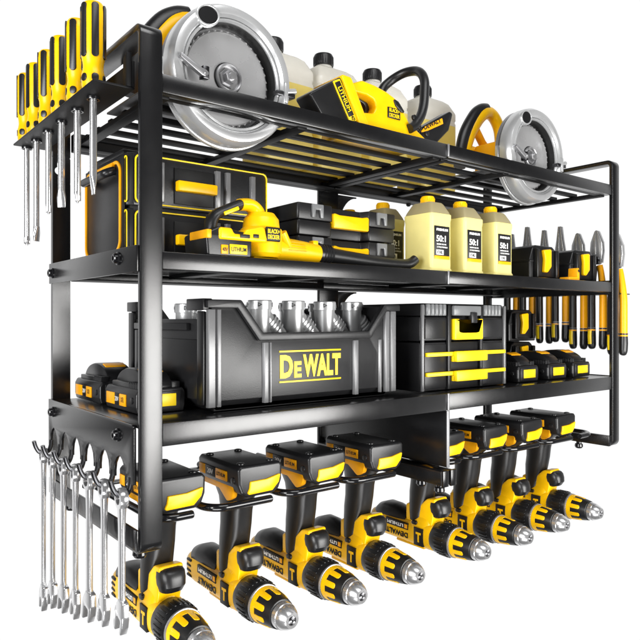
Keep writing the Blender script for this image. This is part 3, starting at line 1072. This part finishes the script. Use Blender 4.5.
g.prism(rpoly(csx([(.3760, .2300, .001), (.3850, .2395, .002), (.4170, .2560, .001), (.4190, .2490, .001), (.3900, .2350, .001)])), -.0228, -.0215, 'Y', ORG, .0004)
g.build("orange_stripe", br)
text("DEWALT", .034, .0052, BLK, FACE_FRONT, (.3985 - .30, -.0229, .2450 - .2055), br, bold=.03, spin=.46)

# ================================================================== MIDDLE SHELF: TOOL CHEST
Z2 = .0575
tc = thing("tool_chest", "tall black tool chest with yellow outlined panels and an orange trimmed end", "tool chest", (.107, .15, Z2))
X0, X1, Y0, Y1 = -.083, .079, -.063, .050
def frame_strip(g, x0, x1, z0, z1, r, t, y0, y1, m, axis='Y'):
    o = rpoly([(x0, z0, r), (x1, z0, r), (x1, z1, r), (x0, z1, r)])
    i = rpoly([(x0 + t, z0 + t, r - t * .6), (x1 - t, z0 + t, r - t * .6), (x1 - t, z1 - t, r - t * .6), (x0 + t, z1 - t, r - t * .6)])
    n = min(len(o), len(i))
    g.ring_prism(o[:n], i[:n], y0, y1, axis, m, .0003)
g = G()
pts = [(X0, Y0 + .004), (X0 + .006, Y0), (X1 - .004, Y0), (X1, Y0 + .004), (X1, Y1), (X0, Y1)]
for z0, z1 in ((0, .0505), (.0535, .1045)):
    g.prism(rpoly([(p[0], p[1], .002) for p in pts]), z0, z1, 'Z', PLAS, .0012)
g.box(X0 + .004, X1 - .004, Y0 + .004, Y1 - .003, .050, .054, BLK, .0003)
bdy = g.build("body", tc)
for z0, z1 in ((0.001, .0495), (.0545, .1035)):
    f = G()
    f.box(X0 + .007, X1 - .005, Y0 - .0020, Y0 - .0002, z0 + .001, z1 - .001, GREYP, .0006)
    fp = f.build("front_panel", tc)
    y = G()
    frame_strip(y, X0 + .006, X1 - .004, z0 + .0005, z1 - .0005, .006, .0014, Y0 - .0034, Y0 - .0019, LYEL)
    y.build("yellow_trim", fp)
    h = G()
    h.box(-.0360, .0080, Y0 - .0130, Y0 - .0045, z0 + .0160, z0 + .0265, YEL, .0015)
    h.box(-.0360, .0080, Y0 - .0040, Y0 - .0019, z0 + .004, z0 + .040, BLK, .0005)
    h.build("handle", fp)
    for x in (-.0660, -.0500, .0130, .0250, .0560):
        r = G()
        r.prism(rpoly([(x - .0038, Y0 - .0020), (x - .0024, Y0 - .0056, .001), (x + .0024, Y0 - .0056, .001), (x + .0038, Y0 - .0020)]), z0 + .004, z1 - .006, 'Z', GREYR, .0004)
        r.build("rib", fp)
g = G()
g.box(X0 - .0022, X0 - .0002, Y0 + .006, Y1 - .001, .002, .1020, GREYP, .0008)
ep = g.build("end_panel", tc)
g = G()
frame_strip(g, Y0 + .010, Y1 - .004, .008, .0985, .012, .0030, X0 - .0040, X0 - .0021, ORG, 'X')
g.build("orange_trim", ep)
g = G()
g.tube([(X0 - .003, Y1 - .022, .0900), (X0 - .012, Y1 - .022, .0860), (X0 - .012, Y0 + .026, .0860), (X0 - .003, Y0 + .026, .0900)], .0042, PLAS, 14, rad=.006)
g.box(X0 - .006, X0 - .0021, Y0 + .026, Y1 - .026, .0905, .0975, ORG, .001)
g.build("end_handle", ep)
for z0, z1 in ((.004, .0490), (.0560, .1010)):
    g = G()
    frame_strip(g, Y0 + .0005, Y0 + .0075, z0, z1, .0030, .0012, X0 - .0010, X0 - .0001, LYEL, 'X')
    g.build("corner_trim", tc)
g = G()
g.prism(rpoly([(Y0 + .012, .1045), (Y0 + .018, .1110, .004), (Y1 - .022, .1120, .006), (Y1 - .010, .1045)]), X0 + .002, X0 + .035, 'X', PLAS, .0015)
g.build("lid_hump", tc)

# ------------------------------------------------------------------ leaf blower
bw = thing("leaf_blower", "yellow cordless leaf blower with long black nozzle along the middle shelf's front edge", "leaf blower", (.13, .028, Z2))
def bx(pts):
    return [(p[0] - .13, p[1] - Z2) + tuple(p[2:]) for p in pts]
g = G()
g.prism(rpoly(bx([(.0660, .0580, .003), (.0640, .0790, .003), (.0780, .0860, .003), (.1080, .0820, .002), (.1130, .0770, .002), (.1130, .0580, .003)])), -.022, .022, 'Y', PLAS, .0025, 3)
bb = g.build("battery_pack", bw)
g = G()
g.box(.0795 - .13, .0865 - .13, -.0232, -.0215, .0605 - Z2, .0690 - Z2, ORG, .0004)
g.box(.0885 - .13, .1070 - .13, -.0232, -.0215, .0610 - Z2, .0700 - Z2, LYEL, .0004)
g.box(.0640 - .13, .0690 - .13, -.0240, .010, .0740 - Z2, .0820 - Z2, ORG, .001)
g.build("label_plate", bb)
text("LITHIUM", .0160, .0040, BLK, FACE_FRONT, (.0978 - .13, -.0233, .0655 - Z2), bb, bold=.01)
text("40V", .0055, .0035, BLK, FACE_FRONT, (.0830 - .13, -.0233, .0648 - Z2), bb)
g = G()
g.prism(rpoly(bx([(.0770, .0740, .002), (.0770, .0850, .003), (.0900, .0850, .003), (.0930, .0800, .003), (.1030, .0800, .003), (.1060, .0850, .003), (.1260, .0900, .004), (.1300, .0740, .003)])), -.024, .022, 'Y', YEL, .0025, 3)
# barrel of the fan housing, round about the vertical
M = Matrix.Translation((.1375 - .13, 0, 0))
g.lathe([(.004, .0170), (.008, .0205), (.030, .0210), (.032, .0205), (.0335, .0185), (.0420, .0175), (.0440, .0160), (.0480, .0130), (.0490, 0)], (0, 0, 0), (0, 0, 1), YEL, 48, M=M)
g.tube([(.124 - .13, 0, .014), (.170 - .13, 0, .0145), (.2080 - .13, 0, .0125)], [(.0135, .0130), (.0118, .0115), (.0098, .0098)], YEL, 28, flat=(0, 1, 0))
g.tube([(.156 - .13, -.010, .030), (.164 - .13, -.008, .018), (.172 - .13, -.004, .012)], .0045, YEL, 14)
g.box(.200 - .13, .207 - .13, -.004, .004, .0200, .0260, YEL, .001)
hs = g.build("housing", bw)
g = G()
for k in range(4):
    g = G()
    g.box(.163 - .13, .185 - .13, -.0128 + .0004 * k, -.0112 + .0004 * k, .0125 + k * .0028, .0133 + k * .0028, ORG, .0003)
    g.build("cooling_slot", hs)
g = G()
g.box(.1290 - .13, .1460 - .13, -.0222, -.0195, .0710 - Z2 + .005, .0850 - Z2 + .005, BLK, .002, 3)
g.build("badge", hs)
text("BLACK+", .0135, .0042, LYEL, FACE_FRONT, (.1375 - .13, -.0224, .0793 - Z2 + .0065), hs, bold=.02)
text("DECKER", .0135, .0042, LYEL, FACE_FRONT, (.1375 - .13, -.0224, .0738 - Z2 + .0065), hs, bold=.02)
g = G()
g.box(.0985 - .13, .1090 - .13, -.0250, -.0235, .0765 - Z2, .0800 - Z2, BLK, .0005)
g.box(.1130 - .13, .1190 - .13, -.0250, -.0235, .0775 - Z2, .0810 - Z2, BLK, .0005)
g.build("label_plate", hs)
g = G()
P = bx([(.0800, .0800), (.0815, .0930), (.0870, .1000), (.0990, .1060), (.1130, .1120), (.1200, .1125)])
g.tube([(p[0], 0, p[1]) for p in P], [(.0085, .0060), (.0085, .0055), (.0085, .0050), (.0085, .0048), (.0088, .0052), (.0088, .0055)], RUBB, 18, flat=(0, 1, 0))
hd = g.build("handle", bw)
g = G()
P = bx([(.1120, .1118), (.1220, .1128), (.1300, .1090), (.1350, .1000), (.1400, .0950)])
g.tube([(p[0], 0, p[1]) for p in P], [(.0095, .0058), (.0100, .0062), (.0100, .0066), (.0110, .0075), (.0130, .0100)], YEL, 18, flat=(0, 1, 0))
M = Matrix.Translation((.0985 - .13, -.0086, .1035 - Z2)) @ Matrix.Rotation(-.42, 4, 'Y')
g.box(-.0085, .0085, -.0012, .0014, -.0018, .0018, LYEL, .0008, M=M)
g.build("handle_cap", hd)
g = G()
g.lathe([(0, .0100), (.003, .0104), (.014, .0104), (.016, .0092), (.018, .0092)], (.2080 - .13, 0, .0125), (1, 0, -.01), PLAS, 28)
for k in range(4):
    g.torus_lathe([(.003 + k * .0035, .0103), (.004 + k * .0035, .0112), (.005 + k * .0035, .0103)], (.2080 - .13, 0, .0125), (1, 0, -.01), PLAS, 28)
g.tube([(.224 - .13, 0, .0122), (.290 - .13, 0, .0085), (.335 - .13, 0, .0082), (.3480 - .13, -.001, .0100), (.3560 - .13, -.002, .0150)], [.0085, .0072, .0062, .0060, .0058], RUBB, 20)
g.build("nozzle_tube", bw)

# ------------------------------------------------------------------ two flat tool cases, stacked
def tool_case():
    o = thing("tool_case", "", "tool case", (0, 0, 0), "flat black tool cases stacked on the middle shelf")
    g = G()
    hx, hy, h = .0735, .0460, .0350
    g.prism(rpoly([(-hx, -hy, .003), (-hx + .046, -hy, .002), (-hx + .050, -hy + .012, .002), (hx - .046, -hy + .012, .002), (hx - .042, -hy, .002), (hx, -hy, .003), (hx, hy, .003), (-hx, hy, .003)]), 0, h * .46, 'Z', PLAS, .0012)
    g.prism(rpoly([(-hx - .001, -hy - .001, .003), (-hx + .047, -hy - .001, .002), (-hx + .051, -hy + .011, .002), (hx - .047, -hy + .011, .002), (hx - .043, -hy - .001, .002), (hx + .001, -hy - .001, .003), (hx + .001, hy + .001, .003), (-hx - .001, hy + .001, .003)]), h * .48, h, 'Z', GREYP, .0016)
    g.build("body", o)
    for s_ in (-1, 1):
        x = s_ * .0500 + (.002 if s_ < 0 else 0)
        g = G()
        g.prism(rpoly([(x - .0080, h * .98, .001), (x - .0080, h * .55, .001), (x - .0040, h * .55), (x - .0030, h * .80, .001), (x + .0030, h * .80, .001), (x + .0040, h * .55), (x + .0080, h * .55, .001), (x + .0080, h * .98, .001)]), -hy - .0032, -hy - .0006, 'Y', CLEAR, .0006)
        g.build("latch", o)
    g = G()
    g.prism(rpoly([(-.0255, .010, .002), (.0285, .010, .002), (.0290, .0275, .003), (.018, .0255, .01), (-.016, .0255, .01), (-.0260, .0275, .003)]), -hy - .003, -hy + .006, 'Y', YEL, .0016)
    g.build("handle", o)
    return o
tcs = tool_case()
repeat(tcs, [(.2765, .1010, Z2 + .0365), (.2765, .1010, Z2)],
       ["flat black tool case with yellow front handle, the upper one of the stacked pair",
        "flat black tool case lying under its twin behind the blower's nozzle"])

# ------------------------------------------------------------------ yellow oil jugs
def jug():
    o = thing("oil_jug", "", "jug", (0, 0, 0), "yellow oil jugs on the middle shelf")
    a, b_ = .0187, .0228
    def R(z, sx=1.0, sy=1.0, n=6):
        return sring((0, 0, z), 'Z', a * sx, b_ * sy, n + 4, 56)
    g = G()
    g.loft([R(0, .99, .99), R(.0008, 1.07, 1.05), R(.0035, 1.07, 1.05), R(.0055, 1.0, 1.0), R(.062, 1, 1), R(.0660, 1.03, 1.03), R(.0705, 1.03, 1.03), R(.0712, 1.02, 1.02)], PALE)
    bd_ = g.build("body", o)
    g = G()
    for k in range(7):
        z = .012 + k * .0075
        g.lathe([(-.006, .0012), (-.004, .0027), (.004, .0027), (.006, .0012)], (a - .0002, -b_ * .45, z), (0, 1, 0), PALE, 12)
    g.build("grip_ribs", bd_)
    g = G()
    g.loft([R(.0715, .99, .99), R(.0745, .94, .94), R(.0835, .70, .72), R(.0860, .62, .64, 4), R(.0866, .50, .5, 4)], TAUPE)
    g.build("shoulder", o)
    g = G()
    g.lathe([(.0850, .0080), (.0860, .0086), (.0930, .0084), (.0948, .0074), (.0950, 0)], (0, 0, 0), (0, 0, 1), YEL, 30)
    for k in range(24):
        M = Matrix.Rotation(2 * PI * k / 24, 4, 'Z')
        g.box(.0082, .0089, -.0004, .0004, .0865, .0925, YEL, .0002, M=M)
    g.build("cap", o)
    g = G()
    g.box(-.0135, .0135, -b_ - .0006, -b_ + .001, .0190, .0560, BLK, .0003)
    lb = g.build("front_label", o)
    g = G()
    g.box(-.0135, .0135, -b_ - .0009, -b_ - .0005, .0160, .0200, ORG, .0001)
    g.build("orange_band", lb)
    y = -b_ - .0008
    text("PREMIUM", .0200, .0030, WHITE, FACE_FRONT, (0, y, .0515), lb, bold=.03)
    text("50:1", .0165, .0078, WHITE, FACE_FRONT, (-.0020, y, .0408), lb, bold=.02)
    text("ENGINE OIL MIX", .0170, .0018, WHITE, FACE_FRONT, (-.0010, y, .0340), lb)
    text("2 CYCLE FORMULA", .0190, .0018, WHITE, FACE_FRONT, (0, y, .0305), lb)
    g = G()
    g.box(-.0105, .0025, y - .0002, y + .0003, .0212, .0272, WHITE, .0001)
    g.build("white_panel", lb)
    text("OIL", .0100, .0036, BLK, FACE_FRONT, (-.0040, y - .0003, .0242), lb, bold=.02)
    return o
jp = jug()
repeat(jp, [(.3875, .0352, Z2), (.4490, .0352, Z2), (.5115, .0352, Z2), (.3750, .1020, Z2), (.3760, .1700, Z2)],
       ["yellow oil jug with black label, leftmost of the three along the shelf's front edge",
        "yellow oil jug with black label, middle of the three along the shelf's front edge",
        "yellow oil jug with black label, right of the front three, beside a black case",
        "yellow oil jug right behind the tool cases, its label partly hidden by the front jug",
        "yellow oil jug farthest back, only shoulder and cap showing above the tool case"])

# ------------------------------------------------------------------ black latch cases
def latch_case():
    o = thing("latch_case", "", "case", (0, 0, 0), "small black cases with a yellow latch")
    hx, hy, h = .0370, .0480, .0520
    g = G()
    g.prism(rpoly([(-hx, 0, .002), (hx, 0, .002), (hx, h * .58, .002), (hx - .010, h * .93, .004), (hx - .016, h, .003), (-hx + .016, h, .003), (-hx + .008, h * .93, .004), (-hx, h * .58, .002)]), -hy, hy, 'Y', PLAS, .0022, 3)
    g.box(-hx - .0008, hx + .0008, -hy - .0008, hy + .0008, h * .52, h * .58, PLAS, .0006)
    g.build("body", o)
    g = G()
    g.box(-.024, .024, -hy - .0030, -hy - .0002, .006, h * .90, GREYP, .0012)
    g.box(-.0285, -.0235, -hy - .0075, -hy - .0002, .004, h * .88, PLAS, .0015)
    g.box(.0200, .0270, -hy - .0075, -hy - .0002, .004, h * .88, PLAS, .0015)
    g.build("front_frame", o)
    g = G()
    g.prism(rpoly([(-.0135, h * .86, .002), (.0060, h * .90, .003), (.0060, h * .40, .002), (-.0040, .0120, .003), (-.0125, .0120, .002), (-.0100, h * .6, .01)]), -hy - .0085, -hy - .0028, 'Y', YEL, .0014)
    g.build("latch", o)
    return o
lc = latch_case()
LCS = repeat(lc, [(.6420, .0850, Z2), (.7480, .0850, Z2), (.7230, .1790, -.0885), (.7230, .1790, -.0350)],
       ["black case with yellow latch on the middle shelf, beside the yellow jugs",
        "black case with yellow latch on the middle shelf, nearest to the right upright",
        "black case on the lowest shelf behind the battery packs, under another case",
        "black case with yellow latch stacked on another case behind the battery packs"])
gw = thing("corner_clamp", "small amber corner clamp lying between the two latch cases on the middle shelf", "clamp", (.6870, .0200, Z2))
g = G()
g.prism(rpoly([(-.020, 0, .001), (.0085, 0, .001), (.0085, .0180, .002), (.0035, .0220, .002), (.0025, .0070, .002), (-.020, .0060, .001)]), -.008, .008, 'Y', ORG, .001)
g.build("body", gw)
g = G()
g.cyl((.0055, -.0095, .016), (.0055, -.0078, .016), .0022, DARKM)
g.build("rivet", gw)

# ================================================================== LOWEST SHELF: OPEN TOTE, FITTINGS, DRAWER BOX
Z3 = -.0890
tt = thing("tool_tote", "big charcoal open tool tote with yellow lettering, full of silver fittings", "tool tote", (.20, .12, Z3))
def tx(pts):
    return [(p[0] - .20, p[1] - Z3) + tuple(p[2:]) for p in pts]
YF, YB = .032 - .12, .215 - .12
XL, XR = .0800 - .20, .3280 - .20
g = G()
prof = [(.0810, -.0780), (.0800, .0185, .002), (.1130, .0185, .003), (.1380, -.0135, .003), (.2830, -.0135, .003), (.3080, .0170, .003), (.3280, .0170, .002), (.3270, -.0780)]
g.prism(rpoly(tx(prof)), YF, YF + .004, 'Y', GREYP, .0008)
g.prism(rpoly(tx(prof)), YB - .004, YB, 'Y', GREYP, .0008)
g.box(XL, XL + .004, YF + .0042, YB - .0042, .0110, .0900, GREYP, .0008)
g.box(XR - .004, XR, YF + .0042, YB - .0042, .0110, .1050, GREYP, .0008)
g.box(XL + .0042, XR - .0042, YF + .0042, YB - .0042, .011, .014, PLAS, .0005)
g.prism(rpoly([(XL + .012, .001), (XR - .012, .001), (XR - .001, .0110), (XL + .001, .0110)]), YF + .006, YB - .004, 'Y', PLAS, .001)
g.prism(rpoly([(YF + .010, .001), (YF + .002, .0108), (YF + .006, .0108), (YF + .006, .001)]), XL + .010, XR - .010, 'X', PLAS, .0004)
tb = g.build("body", tt)
# rim following the cut-out front
g = G()
up = [(.0770, .0195, .002), (.1145, .0195, .003), (.1395, -.0125, .003), (.2815, -.0125, .003), (.3065, .0180, .003), (.3310, .0180, .002)]
dn = [(.3310, .0105, .001), (.3105, .0105, .002), (.2855, -.0205, .003), (.1355, -.0205, .003), (.1105, .0115, .002), (.0770, .0115, .001)]
g.prism(rpoly(tx(up + dn)), YF - .0052, YF - .0002, 'Y', GREYP, .0012)
g.box(XL - .0052, XL + .0052, YF + .0, YF + .034, .0985, .1095, GREYP, .0010)
g.box(XL - .0052, XL - .0002, YF + .034, YB - .020, .0790, .0860, GREYP, .0010)
g.box(XL - .0052, XL + .0052, YB - .026, YB, .0985, .1095, GREYP, .0010)
g.build("rim", tt)
for x0, x1, d_ in ((.0790, .0870, .0035), (.0890, .0935, .0030), (.1420, .1475, .0034), (.1495, .1520, .0024), (.2620, .2680, .0034), (.3010, .3040, .0028), (.3090, .3160, .0034), (.3190, .3270, .0028)):
    g = G()
    top = .0100 if x0 < .10 or x1 > .305 else -.0225
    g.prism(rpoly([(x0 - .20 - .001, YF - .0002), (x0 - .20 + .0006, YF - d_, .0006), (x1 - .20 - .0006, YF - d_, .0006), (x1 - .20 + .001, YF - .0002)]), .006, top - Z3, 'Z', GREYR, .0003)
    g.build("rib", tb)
for y0, y1 in ((YF + .002, YF + .014), (YB - .016, YB - .002), (YB - .032, YB - .020)):
    g = G()
    g.box(XL - .0042, XL - .0002, y0, y1, .008, .0975 if y0 > YB - .018 or y0 < YF + .01 else .078, PLAS, .001)
    g.build("rib", tb)
g = G()
g.box(XL - .0030, XL - .0002, YF + .016, YB - .034, .0120, .0700, PLAS, .001)
g.build("side_panel", tb)
g = G()
g.box(.1620 - .20, .2440 - .20, YF - .0008, YF - .0001, -.0332 - Z3, -.0315 - Z3, LYEL, .0001)
g.box(.1620 - .20, .2440 - .20, YF - .0008, YF - .0001, -.0645 - Z3, -.0628 - Z3, LYEL, .0001)
g.build("logo_bars", tb)
text("D", .0165, .0240, LYEL, FACE_FRONT, (.1710 - .20, YF - .0004, -.0480 - Z3), tb, bold=.045)
text("E", .0095, .0170, LYEL, FACE_FRONT, (.1855 - .20, YF - .0004, -.0515 - Z3), tb, bold=.045)
text("WALT", .0515, .0240, LYEL, FACE_FRONT, (.2180 - .20, YF - .0004, -.0480 - Z3), tb, bold=.045)

def elbow():
    o = thing("pipe_fitting", "", "fitting", (0, 0, 0), "silver pipe fittings standing in the tote")
    g = G()
    g.lathe([(-.0700, .0118), (-.0110, .0120), (-.0090, .0126)], (0, 0, 0), (0, 0, 1), SILV, 40)
    g.tube([(-.002, 0, -.0120), (.009, 0, -.0240), (.0240, 0, -.0400)], [(.0100, .0100), (.0104, .0104), (.0104, .0104)], SILV, 24)
    for k in range(4):
        t = k * .0042
        g.torus_lathe([(t, .0096), (t + .0010, .0122), (t + .0024, .0122), (t + .0034, .0096)], (.0080, 0, -.0225), (.68, 0, -.73), SILV, 30)
    g.build("body", o)
    g = G()
    g.lathe([(-.0100, .0118), (-.0098, .0133), (-.0010, .0133), (0, .0125), (.0, .0098), (-.004, .0094), (-.004, 0)], (0, 0, 0), (0, 0, 1), SILV, 16)
    c = g.build("collar", o)
    g = G()
    for k in range(4):
        M = Matrix.Rotation(k * PI / 2 - .5, 4, 'Z')
        tri = [Vector((-.0022, -.0024)), Vector((-.0022, -.0074)), Vector((.0024, -.0049))]
        ins = [Vector((-.0015, -.0035)), Vector((-.0015, -.0063)), Vector((.0011, -.0049))]
        g.ring_prism(tri, ins, -.0137, -.0128, 'Y', DARKM, .0001, M=M)
    g.build("arrow_mark", c)
    return o
el = elbow()
EF = [(.1700, .0800, .0215), (.2150, .0800, .0215), (.2600, .0800, .0215), (.3060 - .004, .0800, .0215),
      (.1960, .1250, .0205), (.2420, .1250, .0205), (.2870, .1250, .0205), (.1180, .0980, .0165), (.1130, .1400, .0180), (.1500, .1250, .0205)]
EL = ["silver pipe fitting at the left end of the tote's front row",
      "silver pipe fitting, second in the tote's front row, above the start of the lettering",
      "silver pipe fitting, third in the tote's front row, above the end of the lettering",
      "silver pipe fitting at the right end of the tote's front row",
      "silver pipe fitting seen between the first and second of the tote's front row",
      "silver pipe fitting seen between the second and third of the tote's front row",
      "silver pipe fitting seen between the third and last of the tote's front row",
      "silver pipe fitting behind the tote's left rim, nearer to the raised front corner",
      "silver pipe fitting behind the tote's left rim, beside the front upright",
      "silver pipe fitting peeping out behind the tote's raised left corner"]
repeat(el, [(x, y, z, random.uniform(-.15, .15)) for x, y, z in EF], EL)

# drawer box
db = thing("drawer_box", "black two drawer tool box with yellow drawer pulls beside the big tote", "tool box", (.4515, .09, Z3))
def dx(x):
    return x - .4515
DY = .031 - .09
DB = .150 - .09
g = G()
g.box(dx(.3690), dx(.5340), DY, DB, .001, .0615, PLAS, .0018)
g.box(dx(.3680), dx(.5350), DY - .001, DB, .0630, .0930, PLAS, .0018)
g.prism(rpoly([(dx(.3700), .0935), (dx(.5330), .0935), (dx(.5310), .1095, .003), (dx(.3720), .1095, .003)]), DY - .0015, DB, 'Y', PLAS, .0022, 3)
bx_ = g.build("body", db)
for x0, x1 in ((.3760, .4150), (.4860, .5290)):
    g = G()
    g.box(dx(x0), dx(x1), DY - .0020, DY - .0004, .0040, .0590, GREYP, .0008)
    g.build("face_panel", bx_)
    g = G()
    g.box(dx(x0), dx(x1), DY - .0028, DY - .0012, .0655, .0905, GREYP, .0008)
    g.build("face_panel", bx_)
for x0, x1 in ((.3690, .3725), (.4160, .4215), (.4800, .4845), (.5305, .5345)):
    g = G()
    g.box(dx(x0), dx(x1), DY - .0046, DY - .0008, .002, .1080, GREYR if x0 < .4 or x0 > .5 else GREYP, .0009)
    g.build("rib", bx_)
for x0, n in ((.3770, 5), (.4880, 5)):
    g = G()
    for k in range(n):
        xx = dx(x0 + k * .0072)
        g.lathe([(.0945, .0030), (.0955, .0036), (.1075, .0036), (.1085, .0030)], (xx + .0035, DY - .0022, 0), (0, 0, 1), CLEAR, 14)
    g.build("ribbed_insert", bx_)
g = G()
g.box(dx(.4240), dx(.4780), DY - .0075, DY - .0018, .0945, .1075, CLEAR, .0018)
g.box(dx(.4550), dx(.4660), DY - .0105, DY - .0040, .0850, .0990, GREYP, .0010)
g.build("lid_latch", db)
g = G()
g.prism(rpoly([(dx(.4245), .0905, .001), (dx(.4245), .0640, .002), (dx(.4800), .0640, .002), (dx(.4800), .0905, .001), (dx(.4720), .0905, .001), (dx(.4720), .0745, .002), (dx(.4660), .0735, .001), (dx(.4400), .0735, .001), (dx(.4330), .0745, .002), (dx(.4330), .0905, .001)]), DY - .0085, DY - .0012, 'Y', LYEL, .0010)
g.build("front_handle", db)
for zt in (.0490, .0245):
    g = G()
    g.box(dx(.3755), dx(.5310), DY - .0066, DY - .0021, zt - .0050, zt, LYEL, .0008)
    g.box(dx(.4230), dx(.4840), DY - .0130, DY - .0068, zt - .0125, zt + .0008, LYEL, .0012)
    g.box(dx(.4230), dx(.4840), DY - .0068, DY - .0022, zt - .0125, zt - .0052, LYEL, .0004)
    g.build("drawer_pull", db)
